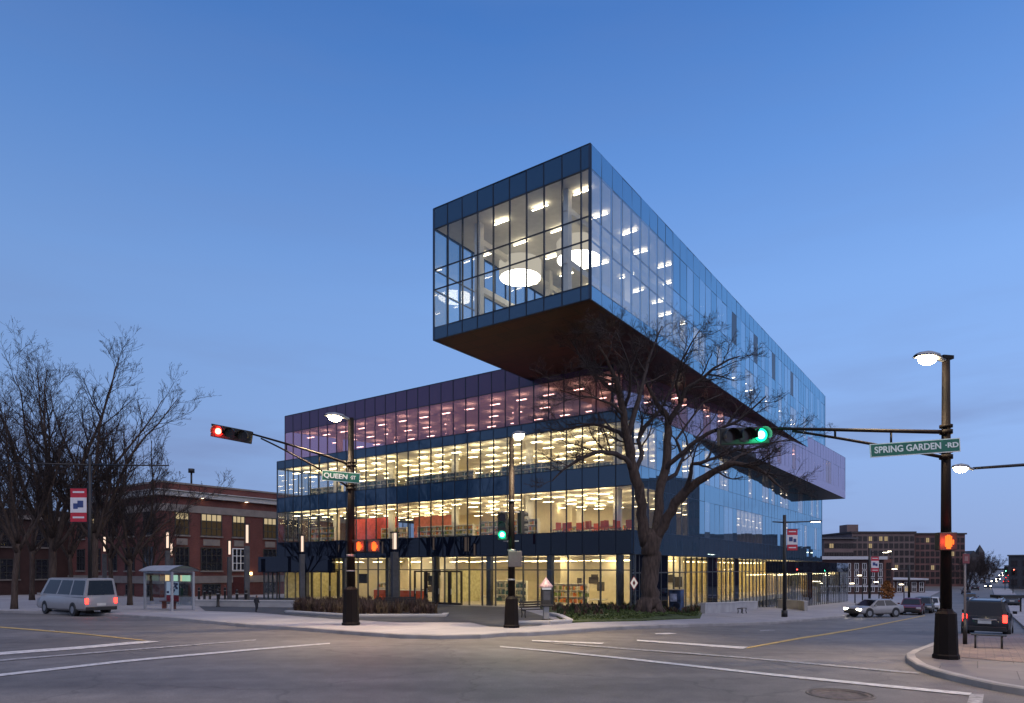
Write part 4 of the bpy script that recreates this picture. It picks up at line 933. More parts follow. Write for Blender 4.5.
# lamp arm reaching in at the right edge, its post outside the frame
ro = G(1082, 652, H); po = thing('street_lamp', 'lit lamp on a long thin arm reaching in from the right edge', 'street lamp', ro)
zt = Zy(464.5, ro.y) - ro.z; pole(po, zt + .1, .14, .09, .6, 1.2)
en = P3(973, 469, ro.y + .3) - ro
MB().tube([(0, 0, zt), (en.x * .5, en.y * .5, zt + .02), (en.x, en.y, en.z + .02)], [.06, .05, .04], 8).build('arm', BLACK, po)
def cobra_at(t, pos, d, power=0, lens=LAMPON, s=1., m=GREYM):
    n0 = len(t.children); c = cobra(t, 0, d, .7, power, m, lens, s)
    for ch in t.children:
        if ch.name.split('.')[0] in ('lamp_head', 'lamp_light') and not ch.get('done'):
            if ch.name.startswith('lamp_head') or power: ch.location = Vector(ch.location) + Vector(pos)
            ch['done'] = 1
    for ch in t.children:
        if 'done' in ch: pass
cobra_at(po, (en.x, en.y, en.z - .02), (-1, -.1, 0), 900, s=.75)
# lamp posts with twin arms and banners
BANR = mat('banner_red', (.42, .02, .04), .7, 0, .1); BANW = mat('banner_white', (.6, .58, .6), .7, 0, .05); BANB = mat('banner_blue', (.03, .05, .16), .7)
DIMLAMP = emis('lamp_lens_glow', (1., .86, .66), 12)
def twin_lamp(base, h, arms, ban, label, lens=DIMLAMP, r=.12):
    t = thing('street_lamp', label, 'street lamp', base, 0, 'twin armed lamp posts')
    MB().cyl((0, 0), .22, 0, .5, 10).build('pole_base', BLACK, t); MB().tube([(0, 0, .4), (0, 0, h)], [r, r * .85], 10).build('pole', BLACK, t)
    for d, ln, lit in arms:
        d = Vector(d).normalized(); MB().tube([(0, 0, h - .55), tuple(d * ln + Vector((0, 0, h - .5)))], [.06, .04], 7).build('arm', BLACK, t)
        if lit is not None:
            x = Vector((-d.y, d.x, 0)); c = d * (ln + .3) + Vector((0, 0, h - .47)); M = Matrix((d, x, Vector((0, 0, 1)))).transposed()
            hd = MB().box(c, (.8, .26, .1), M=M).build('lamp_head', BLACK, t, bevel=.03); MB().box(c + Vector((0, 0, -.06)), (.6, .2, .05), M=M).build('lens', lens if lit else LENSOFF, hd)
    if ban:
        side, z1, bw, bh = ban; d = Vector(side).normalized(); M = Matrix((d, Vector((-d.y, d.x, 0)), Vector((0, 0, 1)))).transposed()
        c = d * (.2 + bw / 2); k = MB().box(c + Vector((0, 0, z1)), (bw + .3, .04, .04), M=M).box(c + Vector((0, 0, z1 - bh)), (bw + .3, .04, .04), M=M).build('banner_rod', BLACK, t)
        b = MB().box(c + Vector((0, 0, z1 - bh / 2)), (bw, .015, bh - .05), M=M).build('banner', BANR, t)
        nn = Vector((d.y, -d.x, 0)) if Vector((d.y, -d.x, 0)).y < 0 else -Vector((d.y, -d.x, 0))
        MB().box(c + nn * .012 + Vector((0, 0, z1 - bh * .5)), (bw, .012, bh * .44), M=M).build('banner_stripe', BANW, b)
        MB().box(c + nn * .02 + d * -.12 + Vector((0, 0, z1 - bh * .47)), (bw * .36, .012, bh * .2), M=M).box(c + nn * .02 + d * .18 + Vector((0, 0, z1 - bh * .53)), (bw * .28, .012, bh * .16), M=M).build('banner_emblem', BANB, b)
        for zz in (.12, .86): MB().box(c + nn * .012 + Vector((0, 0, z1 - bh * zz)), (bw * .7, .01, bh * .05), M=M).build('banner_lettering', BANW, b)
    return t
p = G(784.5, 617, H); hh = Zy(515, p.y) - p.z
twin_lamp(p, hh, [((1, -.1, 0), 1.55 * p.y / 40, True), ((-1, .1, 0), .7 * p.y / 40, None)], ((1, 0, 0), Zy(529, p.y) - p.z, .62 * p.y / 40, 1.3 * p.y / 40), 'black lamp post with one lit arm and a red banner before the side facade', r=.14)
p = G(90, 613.5, H); hh = Zy(456, p.y) - p.z
twin_lamp(p, hh, [((-1, -.12, 0), 5.6, None), ((1, .12, 0), 4.6, None)], ((-1, 0, 0), Zy(488, p.y) - p.z, 1.0, 2.1), 'tall black lamp post at the left with long arms and a red and white banner')
bpy.context.view_layer.update()
# slim light columns on the plaza
COLGLOW = emis('light_column_lens', (1., .72, .56), 1.1)
def light_column(px, ptop, pbase, label, k=1.):
    p = G(px, pbase, H); t = thing('light_column', label, 'light column', p, .6, 'lit light columns on the plaza'); h = Zy(ptop, p.y) - p.z; g = h * .22
    MB().box((0, 0, h * .37), (.36 * k, .36 * k, h * .74)).build('post', mat('column_grey', (.075, .075, .08), .5, .3), t, bevel=.02)
    MB().box((0, 0, h - g / 2), (.17 * k, .17 * k, g)).build('lens', COLGLOW, t); MB().box((0, 0, h + .05), (.4 * k, .4 * k, .1)).build('cap', BLACK, t)
    for sx, sy in ((1, 1), (1, -1), (-1, 1), (-1, -1)): MB().box((sx * .15 * k, sy * .15 * k, h - g / 2), (.05, .05, g)).build('cap_rod', BLACK, t)
light_column(302, 536, 607, 'light column at the left end of the shrub bed'); light_column(394.5, 533, 606, 'thick light column before the entrance, right of the shrub bed', 1.4)
light_column(247, 525, 606, 'tallest light column, before the last lit window of the brick hall'); light_column(229.5, 541, 602, 'shorter light column left of the tallest one')
light_column(167.5, 532, 604, 'light column rising behind the middle of the bus shelter'); light_column(171.5, 543, 599, 'lower light column just right of another behind the bus shelter')
light_column(104.5, 537, 602, 'light column right of the banner lamp post'); light_column(54, 540, 602, 'light column farthest left among the bare trees')
# uplit wall lamps on the dark band
for px, py in ((278, 548), (290, 551), (340, 548), (414, 547), (434, 548), (602, 541), (470, 552)):
    pass
# ------------------------------------------------------------------ bus shelter
c0 = G(172, 611, H); Ls = 3.6; b0 = c0 + V * Ls; b0.z = c0.z; rzs = math.atan2(-V.y, -V.x); hs = Zy(572, c0.y) - c0.z
bs = thing('bus_shelter', 'grey framed glass bus shelter with a curved roof and lit posters', 'bus shelter', b0, rzs)
SHG = mat('shelter_grey', (.36, .37, .40), .45, .3, .1); DEP = 1.45
for x in (0, Ls):
    for y in (0, DEP): MB().box((x, y, hs / 2), (.13, .13, hs)).build('post', SHG, bs)
rf = MB(); pv = []
for k in range(9):
    y = -.3 + (DEP + .6) * k / 8; z = hs + .1 + .34 * math.sin(math.pi * k / 8); pv.append((y, z))
for i in range(8):
    (ya, za_), (yb, zb3) = pv[i], pv[i + 1]
    rf.quad((-.25, ya, za_), (Ls + .25, ya, za_), (Ls + .25, yb, zb3), (-.25, yb, zb3)); rf.quad((-.25, yb, zb3 - .05), (Ls + .25, yb, zb3 - .05), (Ls + .25, ya, za_ - .05), (-.25, ya, za_ - .05))
rf.quad((-.25, -.3, hs + .1), (-.25, -.3, hs + .05), (Ls + .25, -.3, hs + .05), (Ls + .25, -.3, hs + .1)); rf.build('roof', SHG, bs)
MB().box((Ls / 2, 0, hs - .04), (Ls, .1, .12)).box((Ls / 2, DEP, hs - .04), (Ls, .1, .12)).build('roof_rail', SHG, bs)
SHGL = glass('shelter_glass', (.7, .76, .8), .08)
for x0, x1 in ((.08, Ls * .5 - .03), (Ls * .5 + .03, Ls - .08)): MB().quad((x0, DEP, .3), (x1, DEP, .3), (x1, DEP, hs - .12), (x0, DEP, hs - .12)).build('glass_pane', SHGL, bs)
for x in (0, Ls): MB().quad((x, .08, .3), (x, DEP - .08, .3), (x, DEP - .08, hs - .12), (x, .08, hs - .12)).build('glass_pane', SHGL, bs)
MB().box((Ls * .3, DEP - .35, .52), (Ls * .5, .4, .06)).box((Ls * .12, DEP - .35, .25), (.06, .3, .5)).box((Ls * .48, DEP - .35, .25), (.06, .3, .5)).build('bench', mat('wood_slat', (.16, .06, .05), .6), bs)
MB().box((Ls * .28, DEP - .06, hs * .55), (Ls * .44, .04, hs * .36)).build('map_panel', emis('map_panel_backlit', (.36, .48, .7), .42), bs)
pn = MB(); rq = random.Random(2)
for k in range(9): pn.box((Ls * (.1 + .36 * rq.random()), DEP - .085, hs * (.42 + .26 * rq.random())), (.3, .012, .16))
pn.build('map_print', mat('print_blue', (.04, .05, .13), .6), bs)['kind'] = 'stuff'
MB().box((Ls * .28, DEP - .06, hs * .28), (Ls * .44, .04, hs * .16)).build('advert_panel', mat('advert_red', (.3, .02, .035), .5), bs)
for i, (x, wd_, c) in enumerate(((.1, .5, (1, .75, .4)), (.36, .9, (.6, .95, .7)), (.8, 1.0, (.55, .9, .62)), (.63, .25, (1, .82, .5)))):
    MB().box((Ls * x, DEP - .1, hs * .83), (wd_, .04, hs * .16)).build('poster', emis('poster_backlit_%s' % 'abcd'[i], c, .75), bs)
# green bin beside it
gb = G(108.5, 609, H); g = thing('litter_bin', 'bright green litter bin behind the passing van', 'bin', gb)
GRN = mat('bin_green', (.015, .28, .10), .5)
MB().lathe((0, 0, 0), [(.28, 0), (.33, .04), (.38, 1.1), (.4, 1.14), (.36, 1.2)], 14).build('body', GRN, g); MB().lathe((0, 0, 1.2), [(.37, 0), (.3, .14), (.1, .2)], 14).build('lid', GRN, g)
# bollards
proto = None
for i, (px, py) in enumerate(((199, 601), (204.5, 602), (210, 602), (218, 607), (237, 606.5), (219, 601), (225, 601), (246, 606.3))):
    p = G(px, py, H)
    if proto is None:
        proto = thing('bollard', 'x', 'bollard'); MB().lathe((0, 0, 0), [(.16, 0), (.16, .06), (.11, .1), (.10, 1.0), (.12, 1.02), (.12, 1.1), (.05, 1.18)], 10).build('post', BLACK, proto); MB().cyl((0, 0), .125, .86, .92, 10).build('ring', GREYM, proto); o = proto
    else: o = copy_tree(proto)
    o.location = p; o.scale = (1, 1, 1.15)
    tag(o, ['leftmost black bollard of the back row by the bus shelter', 'second black bollard from the bus shelter in the back row', 'third black bollard from the bus shelter in the back row', 'black bollard in front of the low wall nearest the bus shelter', 'black bollard in front of the low wall under the lit windows', 'fourth black bollard from the bus shelter in the back row', 'fifth black bollard from the bus shelter, last of the back row', 'black bollard right beside the tallest light column'][i], None, 'black bollards before the brick hall')
# low walls
def low_wall(name, pts, hgt, th, label, m=CONC, off=H):
    L = [G(*p, off) for p in pts]; t = thing(name, label, 'wall', L[0]); b = MB()
    for a, c in zip(L, L[1:]): 
        d = (c - a); b.bar(a + Vector((0, 0, hgt / 2 - .1)), c + Vector((0, 0, hgt / 2 - .1)), th, hgt + .2)
    b.build('wall', m, t, True); 
    q = MB()
    for a, c in zip(L, L[1:]): q.bar(a + Vector((0, 0, hgt + .04)), c + Vector((0, 0, hgt + .04)), th + .08, .08)
    q.build('coping', mat('pale_coping', (.42, .41, .41), .7, 0, .1), t, True); return t
low_wall('low_wall', [(196, 606.3), (296, 607.5)], .45, .4, 'long low concrete seat wall behind the bollards')
low_wall('planter_kerb', [(287, 613.2), (352, 617.2), (444, 617.0), (446, 615.6)], .09, .25, 'pale concrete kerb along the front of the shrub bed')
low_wall('planter_wall', [(703, 613.5), (728, 612), (744, 609.5), (756, 609)], .75, .35, 'white concrete planter wall right of the big tree')
low_wall('ramp_wall', [(779, 608), (800, 609.5), (806, 611)], .9, .3, 'white concrete ramp wall behind the lamp post')
low_wall('kerb_edge', [(512, 625), (548, 624.3), (570, 622.9), (560, 617.5), (551, 615.5)], .1, .22, 'pale kerb edging the lawn corner beside the kiosk')
# shrub bed: dry stalks and brown mounds
def shrub_bed(name, poly, n, h, cols, label, seed, off=H, groundf=None):
    r = random.Random(seed); P = [G(*p, off) for p in poly]; xs = [q.x for q in P]; ys = [q.y for q in P]
    def inside(x, y):
        c = False
        for i in range(len(P)):
            a, b = P[i], P[i - 1]
            if (a.y > y) != (b.y > y) and x < (b.x - a.x) * (y - a.y) / (b.y - a.y) + a.x: c = not c
        return c
    b = [MB() for _ in cols]; k = 0
    while k < n:
        x, y = r.uniform(min(xs), max(xs)), r.uniform(min(ys), max(ys))
        if not inside(x, y): continue
        k += 1; z = (groundf or (lambda x, y: gz(x, y) + off))(x, y); hh = h * r.uniform(.5, 1.15); m_ = b[r.randrange(len(cols))]
        for s_ in range(14):
            a = r.uniform(0, 6.28); sp = r.uniform(.1, .5) * hh; t_ = Vector((x + math.cos(a) * sp, y + math.sin(a) * sp, z + hh * r.uniform(.5, 1.05))); q = Vector((x + r.uniform(-.1, .1), y + r.uniform(-.1, .1), z - .05)); wv = Vector((math.sin(a), -math.cos(a), 0)) * r.uniform(.015, .05)
            md = (q + t_) / 2 + Vector((math.cos(a), math.sin(a), 0)) * -.04
            m_.quad(q - wv, q + wv, md + wv * 1.3, md - wv * 1.3); m_.quad(md - wv * 1.3, md + wv * 1.3, t_ + wv * .3, t_ - wv * .3)
    for m_, c in zip(b, cols): 
        if m_.v: tag(m_.build(name, c), label, None, None, 'stuff')
DRY1 = mat('dry_grass', (.10, .066, .038), .9, 0, .3, 5); DRY2 = mat('dead_stalks', (.062, .036, .028), .9, 0, .3, 5); EVG = mat('low_evergreen', (.035, .05, .02), .9, 0, .4, 5)
bedp = [(292, 611.5), (300, 606.5), (360, 604.5), (424, 606.5), (438, 614.5), (352, 615.8)]
drape('planting_soil', [p.xy for p in pix(bedp, H)], H + .03, SOIL, skirt=.1)
shrub_bed('dry_ornamental_grass', bedp, 520, .8, [DRY1, DRY2, DRY2], 'brown dry ornamental grass filling the planting bed', 4)
shrub_bed('ground_cover_shrubs', [(562, 619), (620, 617), (690, 616), (700, 611), (655, 607.5), (600, 607), (548, 609)], 420, .42, [DRY2, EVG, DRY1], 'low brown and green ground cover on the lawn', 6, groundf=lawn_z)
shrub_bed('entrance_shrubs', [(692, 612.5), (748, 608.3), (748, 606.5), (690, 608)], 160, .62, [EVG, DRY2], 'low evergreen shrubs behind the white planter wall', 7)
shrub_bed('lawn_grass_blades', [(560, 622), (640, 620.3), (698, 617.5), (698, 613), (640, 609), (566, 612)], 1500, .1, [mat('grass_blade', (.05, .075, .018), .9, 0, .3, 5)], 'short green grass around the big tree', 9, groundf=lawn_z)
# ------------------------------------------------------------------ vehicles
TAIL_ON = emis('tail_lamp_lit', (1., .03, .02), 7); HEAD_ON = emis('headlamp_lit', (1., .88, .68), 26); HEADOFF = mat('headlamp_clear', (.5, .5, .52), .1, 0, .05, spec=.9)
TAILOFF = mat('tail_lamp_red', (.22, .008, .008), .2)
PLATE = mat('number_plate', (.5, .5, .48), .5, 0, .1); TRIM = mat('black_trim', (.012, .012, .013), .55)
def paint(n, c): return mat('paint_' + n, c, .3, .0, .04, 2, .35, coat=.3)
KINDS_ = {  # length, width, height, belt height, (y, z) upper outline of the body from tail to nose, greenhouse (roof y0, roof y1, base y0, base y1)
    'suv': (4.7, 1.86, 1.72, .98, [(-2.35, .62), (-2.3, .98), (1.0, 1.0), (1.25, 1.02), (2.1, .9), (2.35, .68)], (-2.0, .35, -2.28, 1.15)),
    'sedan': (4.6, 1.78, 1.44, .88, [(-2.3, .6), (-2.25, .92), (-1.5, .94), (1.0, .9), (2.05, .74), (2.3, .58)], (-1.05, .35, -1.85, 1.2)),
    'hatch': (4.1, 1.72, 1.5, .9, [(-2.05, .6), (-2.0, .92), (.9, .92), (1.0, .92), (1.85, .76), (2.05, .58)], (-1.6, .3, -1.98, 1.2)),
    'van': (7.2, 2.05, 2.3, 1.16, [(-3.6, .6), (-3.58, 1.16), (2.3, 1.18), (2.6, 1.18), (3.4, .95), (3.6, .7)], (-3.48, 2.15, -3.57, 3.1))}
def car(name, label, kind, col, loc, rz, group=None, head=False, tail=False, cat='car', small=False):
    Ln, Wd, Ht, belt, top_, gh = KINDS_[kind]; t = thing(name, label, cat, loc, rz, group); hw = Wd / 2
    ys = sorted({y for y, z in top_} | {-Ln / 2 + .12, Ln / 2 - .12, 0}); b = MB(); vs = []; m = 9
    def topz(y): return lerp_table(top_, y)
    for y in ys:
        e = min(1, (Ln / 2 - abs(y)) / .5); k = .86 + .14 * min(1, e * 1.6) ** .5; zb_ = .24 + .14 * (1 - min(1, e * 1.5)); zt = topz(y); w_ = hw * k
        for x, z in ((-w_ * .86, zb_), (-w_ * .99, zb_ + .12), (-w_, (zb_ + zt) * .5), (-w_ * .97, zt - .1), (-w_ * .9, zt), (0, zt + .03), (w_ * .9, zt), (w_ * .97, zt - .1), (w_, (zb_ + zt) * .5), (w_ * .99, zb_ + .12), (w_ * .86, zb_)):
            vs.append((x, y, z))
    m = 11
    fs = [(i * m + k, i * m + (k + 1) % m, (i + 1) * m + (k + 1) % m, (i + 1) * m + k) for i in range(len(ys) - 1) for k in range(m)] + [tuple(range(m - 1, -1, -1)), tuple((len(ys) - 1) * m + k for k in range(m))]
    b.add(vs, fs, True)
    # greenhouse: pillars and roof in body colour, glass set 4 mm proud
    r0, r1, g0, g1 = gh; zt = Ht - .05; zr = belt - .02; wr_ = hw * .74; wb = hw * .92
    c = [(-wb, g0, zr), (wb, g0, zr), (wb, g1, zr), (-wb, g1, zr), (-wr_, r0, zt), (wr_, r0, zt), (wr_, r1, zt), (-wr_, r1, zt), (-wr_ * .8, r0 + .12, Ht), (wr_ * .8, r0 + .12, Ht), (wr_ * .8, r1 - .15, Ht), (-wr_ * .8, r1 - .15, Ht)]
    b.add(c, [(0, 1, 5, 4), (1, 2, 6, 5), (2, 3, 7, 6), (3, 0, 4, 7), (4, 5, 9, 8), (5, 6, 10, 9), (6, 7, 11, 10), (7, 4, 8, 11), (8, 9, 10, 11)])
    body = b.build('body', col, t, bevel=.03)
    C_ = [Vector(p) for p in c]
    def win(i, j, k, l, u0, u1, v0, v1):
        a, b_, c2, d_ = C_[i], C_[j], C_[k], C_[l]
        f = lambda u, v: (a.lerp(b_, u)).lerp(d_.lerp(c2, u), v)
        q = [f(u0, v0), f(u1, v0), f(u1, v1), f(u0, v1)]; n = (q[1] - q[0]).cross(q[3] - q[0]).normalized() * .006
        MB().quad(*[p + n for p in q]).build('window', DARKG, t)
    win(0, 1, 5, 4, .08, .92, .12, .92); win(2, 3, 7, 6, .06, .94, .1, .94)
    if kind == 'van': spl = [(.03, .3), (.33, .6), (.63, .94)]
    else: spl = [(.05, .47), (.51, .92)]
    for u0, u1 in spl: win(1, 2, 6, 5, u0, u1, .12, .92); win(3, 0, 4, 7, 1 - u1, 1 - u0, .12, .92)
    wr__ = .34 if kind != 'van' else .36; ax = Ln * .29
    for sx in (-1, 1):
        for sy in (-1, 1):
            x = sx * (hw - .1); ay = sy * ax
            ty = MB().tube([(x - sx * .12, ay, wr__), (x + sx * .105, ay, wr__)], wr__, 18).build('wheel', RUB, t)
            MB().tube([(x + sx * .1, ay, wr__), (x + sx * .115, ay, wr__)], wr__ * .62, 14).build('rim', GREYM, ty)
            arch = MB().tube([(x - sx * .2, ay, wr__ + .03), (sx * (hw + .002), ay, wr__ + .03)], wr__ + .07, 18).build('wheel_arch', TRIM, t) if not small else None
            yb = sy * (Ln / 2)
        xl = sx * hw * .74
        zl = .68 if kind != 'van' else .8
        tlz = (.92 if kind in ('suv', 'van') else .78)
        MB().box((sx * hw * .80, -Ln / 2 + .03, tlz), (.17, .16, .34 if kind in ('suv', 'van') else .18)).build('tail_light', TAIL_ON if tail else TAILOFF, t, bevel=.02)
        MB().box((xl, Ln / 2 - .09, zl - .03), (.36, .16, .15)).build('headlight', HEAD_ON if head else HEADOFF, t, bevel=.02)
        MB().box((sx * (hw + .08), g1 - .35, belt + .08), (.18, .1, .14)).build('mirror', col, t, bevel=.02)
    MB().box((0, -Ln / 2 - .01, .45), (Wd * .86, .12, .22)).build('bumper', TRIM, t, bevel=.03); MB().box((0, Ln / 2 + .0, .42), (Wd * .84, .12, .2)).build('bumper', TRIM, t, bevel=.03)
    MB().box((0, -Ln / 2 + .005, .76 if kind != 'van' else .7), (.5, .05, .16)).build('number_plate', PLATE, t)
    MB().box((0, Ln / 2 - .03, .6), (Wd * .5, .08, .14)).build('grille', TRIM, t)
    if kind == 'suv':
        MB().box((0, -Ln / 2 - .03, .88), (.9, .04, .06)).build('chrome_strip', CHROME, t)
        for sx in (-1, 1): MB().tube([(sx * wr_ * .86, r0 + .1, Ht + .05), (sx * wr_ * .86, r1 - .2, Ht + .05)], .025, 6).box((sx * wr_ * .86, r0 + .2, Ht + .01), (.05, .08, .08)).box((sx * wr_ * .86, r1 - .3, Ht + .01), (.05, .08, .08)).build('roof_rail', CHROME, t)
    return t
def heading(d): return math.atan2(-d.x, d.y)
rzU = heading(U); rzV = heading(V)
p = G(984.5, 637.0) + Vector((.80, 1, 0)).normalized() * 2.35; p.z = gz(p.x, p.y); car('parked_suv', 'black sport utility vehicle with lit red tail lights parked behind the bench', 'suv', paint('black', (.006, .006, .007)), p, heading(Vector((.80, 1, 0))), None, False, True)
a_ = G(100, 615.6); car('passenger_van', 'silver passenger van driving along the left street with red tail lights', 'van', paint('silver', (.24, .24, .25)), a_ + V * 3.4 , rzV, None, False, True, cat='van')
p = G(874, 616.5); car('moving_car', 'silver car with bright headlights coming towards the junction', 'sedan', paint('pale_silver', (.22, .215, .22)), p, heading((-U * .75 + V * .65 - U * .1)), None, True, False)
PK = 'cars parked along the street'
for px, py, kd, c, lb in ((912, 614.0, 'sedan', ('maroon', (.09, .008, .012)), 'dark red parked car nearest the oncoming silver car'), (923, 612.4, 'hatch', ('dark_grey', (.05, .05, .055)), 'dark grey hatchback parked behind the dark red one'), (931, 611, 'sedan', ('white', (.5, .5, .5)), 'white car at the end of the parked row by the right pole')):
    p = G(px, py); car('parked_car', lb, kd, paint(*c), p, heading(-U), PK)
for px, py, kd, c, hd_, tl, lb in ((971, 602.5, 'hatch', ('blue', (.03, .06, .12)), 0, 0, 'blue hatchback just above the left of the black sport utility vehicle'),
        (1012, 606, 'sedan', ('slate', (.06, .07, .09)), 0, 0, 'slate coloured car right of the black sport utility vehicle roof'),
        (988, 588, 'sedan', ('black', (.02, .02, .02)), 1, 0, 'distant car with two lit headlights, nearest of those on the hill'),
        (998, 580.5, 'hatch', ('grey', (.1, .1, .1)), 1, 0, 'far car with headlights higher up the hill'),
        (994, 583, 'sedan', ('black', (.02, .02, .02)), 1, 0, 'far car with headlights just behind the nearest one on the hill'), (1001, 576.5, 'hatch', ('grey', (.1, .1, .1)), 1, 0, 'far car with headlights near the top of the hill'), (1004, 574, 'sedan', ('grey', (.1, .1, .1)), 1, 0, 'farthest tiny car with headlights at the top of the hill'),
        (1006, 583.5, 'sedan', ('maroon', (.09, .008, .012)), 0, 1, 'far dark red car with red tail lights going up the hill'), (1010, 577, 'hatch', ('black', (.02, .02, .02)), 0, 1, 'far dark car with red tail lights near the hill top'), (987.5, 579.5, 'sedan', ('slate', (.06, .07, .09)), 0, 0, 'slate car parked near the top of the hill on the left'), (991, 577, 'sedan', ('black', (.02, .02, .02)), 0, 0, 'last dark car parked at the top left of the hill'), (966, 594, 'sedan', ('slate', (.06, .07, .09)), 0, 0, 'slate car parked at the foot of the hill beside the sign post'),
        (1008, 579.5, 'hatch', ('grey', (.1, .1, .1)), 0, 1, 'far car on the hill with red tail lights'),
        (975, 590, 'sedan', ('black', (.02, .02, .02)), 0, 0, 'dark car parked on the left side of the hill street'),
        (983, 583.5, 'hatch', ('slate', (.06, .07, .09)), 0, 0, 'dark hatchback parked further up the hill street')):
    p = G(px, py); car('distant_car' if py < 595 else 'parked_car', lb, kd, paint(*c), p, heading(-Vector((p.x, p.y, 0)).normalized()) if hd_ else heading(Vector((p.x, p.y, 0)).normalized()), 'cars on the far street', bool(hd_), bool(tl), small=True)

# ------------------------------------------------------------------ street furniture
def bench(loc, rz, label, w_=1.6, back=True, m=TRIM):
    t = thing('bench', label, 'bench', loc, rz)
    s = MB()
    for k in range(4): s.box((0, -.18 + .12 * k, .45), (w_, .09, .035))
    s.build('seat', m, t, bevel=.008)
    if back:
        s = MB()
        for k in range(3): s.box((0, .26 + .03 * k, .58 + .13 * k), (w_, .03, .1))
        s.build('backrest', m, t, bevel=.008)
    for x in (-w_ / 2 + .12, w_ / 2 - .12):
        MB().tube([(x, -.22, 0), (x, -.17, .2), (x, -.2, .43)], .03, 6).tube([(x, .2, 0), (x, .16, .2), (x, .2, .43)] + ([(x, .34, .9)] if back else []), .03, 6).box((x, 0, .415), (.05, .46, .04)).build('leg', BLACK, t)
    return t
bench(G(988.5, 648.5, H), heading(Vector((.7, 1, 0))), 'dark metal bench on the brick paving behind the sport utility vehicle', .95, False)
bench(G(535, 617.5, H), .5, 'dark bench beside the slim kiosk at the plaza edge', 1.7, True)
bench(G(742, 613.5, H), heading(U) + R(90), 'backless bench before the white planter wall near the lamp post', 1.2, False, mat('grey_wood', (.16, .14, .13), .7))
bench(G(403, 610.5, H), .6, 'dark bench half hidden behind the dry ornamental grass', 2.2, True)
# slim kiosk on a pedestal
k0 = G(546, 622, H); kt = thing('information_kiosk', 'slim dark kiosk with a pinkish white crown on a grey pedestal', 'kiosk', k0, .15); ks = 44 * k0.y / F / 2.4
MB().lathe((0, 0, 0), [(.5 * ks, 0), (.5 * ks, .05 * ks), (.3 * ks, .12 * ks), (.22 * ks, .18 * ks)], 12).build('base_plate', TRIM, kt)
MB().box((0, 0, .5 * ks), (.3 * ks, .28 * ks, .8 * ks)).build('pedestal', GREYM, kt, bevel=.02)
MB().box((0, 0, 1.35 * ks), (.52 * ks, .4 * ks, 1.0 * ks)).box((0, -.1 * ks, .92 * ks), (.62 * ks, .5 * ks, .1 * ks)).build('cabinet', TRIM, kt, bevel=.03)
MB().box((0, -.205 * ks, 1.45 * ks), (.36 * ks, .02, .5 * ks)).build('panel', mat('kiosk_panel', (.05, .055, .07), .2), kt)
MB().box((0, -.19 * ks, 1.83 * ks), (.5 * ks, .06, .12 * ks)).build('light_band', emis('kiosk_band_lit', (.9, .85, .9), .5), kt)
MB().lathe((0, 0, 1.88 * ks), [(.36 * ks, 0), (.38 * ks, .1 * ks), (.2 * ks, .3 * ks), (.06 * ks, .5 * ks), (.02, .56 * ks)], 10).build('crown', mat('pinkish_white', (.55, .38, .38), .6, 0, .4, 9), kt)
# wrapped utility cabinet
u0 = G(676.5, 612, H); ut = thing('utility_cabinet', 'utility cabinet wrapped in a blue and white picture beside the tree', 'cabinet', u0, heading(U)); us = 22 * u0.y / F
MB().box((0, 0, us / 2), (us * .55, us * .45, us)).build('body', mat('cabinet_wrap', (.03, .055, .12), .5, 0, .85, 1.6, detail=2), ut, bevel=.03)
MB().box((0, 0, us + .02), (us * .6, us * .5, .05)).build('lid', GREYM, ut); MB().box((-us * .05, -us * .23, us * .66), (us * .3, .02, us * .35)).build('picture', mat('cloud_print', (.38, .42, .55), .5, 0, .6, 3), ut)
MB().ball((us * .1, -us * .24, us * .3), us * .16, .02, us * .16, 16, 9).build('picture', mat('round_print', (.01, .015, .03), .4), ut)
# diamond sign in the ground floor window
ds = P3(634, 583, 45.5); dt_ = thing('diamond_sign', 'small white diamond sign with red rim hanging in the corner window', 'sign', ds)
MB().add([(0, 0, -.5), (.3, 0, 0), (0, 0, .5), (-.3, 0, 0), (0, .03, -.5), (.3, .03, 0), (0, .03, .5), (-.3, .03, 0)], [(0, 1, 2, 3), (7, 6, 5, 4), (0, 4, 5, 1), (1, 5, 6, 2), (2, 6, 7, 3), (3, 7, 4, 0)]).build('rim', mat('sign_red', (.4, .05, .05), .5), dt_)
MB().add([(0, -.006, -.42), (.25, -.006, 0), (0, -.006, .42), (-.25, -.006, 0)], [(0, 1, 2, 3)]).build('panel', emis('sign_face_lit', (.9, .82, .78), .55), dt_)
MB().add([(0, -.01, -.2), (.1, -.01, 0), (0, -.01, .2), (-.1, -.01, 0)], [(0, 1, 2, 3)]).build('symbol', mat('sign_dark', (.2, .03, .03), .5), dt_)
# sign post next to the SUV
sp = G(965, 644.5, H); st = thing('sign_post', 'thin sign post with a small red sign beside the right signal pole', 'sign post', sp); sh = Zy(553, sp.y) - sp.z
MB().tube([(0, 0, 0), (0, 0, sh)], [.045, .035], 8).build('post', mat('post_grey', (.12, .11, .12), .5, .3), st); MB().tube([(0, 0, 0), (0, 0, .95 * sp.y / 24)], .07, 8).build('sleeve', BLACK, st)
MB().box((0, -.05, sh - .2), (.24, .02, .34)).build('sign_panel', mat('sign_faded_red', (.14, .035, .045), .5), st); MB().box((0, -.064, sh - .2), (.12, .01, .16)).build('symbol', mat('sign_dull_white', (.2, .12, .13), .5), st)
# small shelter roof far right
sr = G(1009, 613); s2 = thing('street_shelter', 'small flat dark shelter roof on posts above the cars at the right edge', 'shelter', sr); zz = Zy(598, sr.y) - sr.z
MB().box((0, 0, zz + .15), (2.6, 1.4, .28)).build('roof', TRIM, s2)
for x in (-1.1, 1.1): MB().box((x, 0, zz / 2), (.1, .1, zz)).build('post', BLACK, s2)
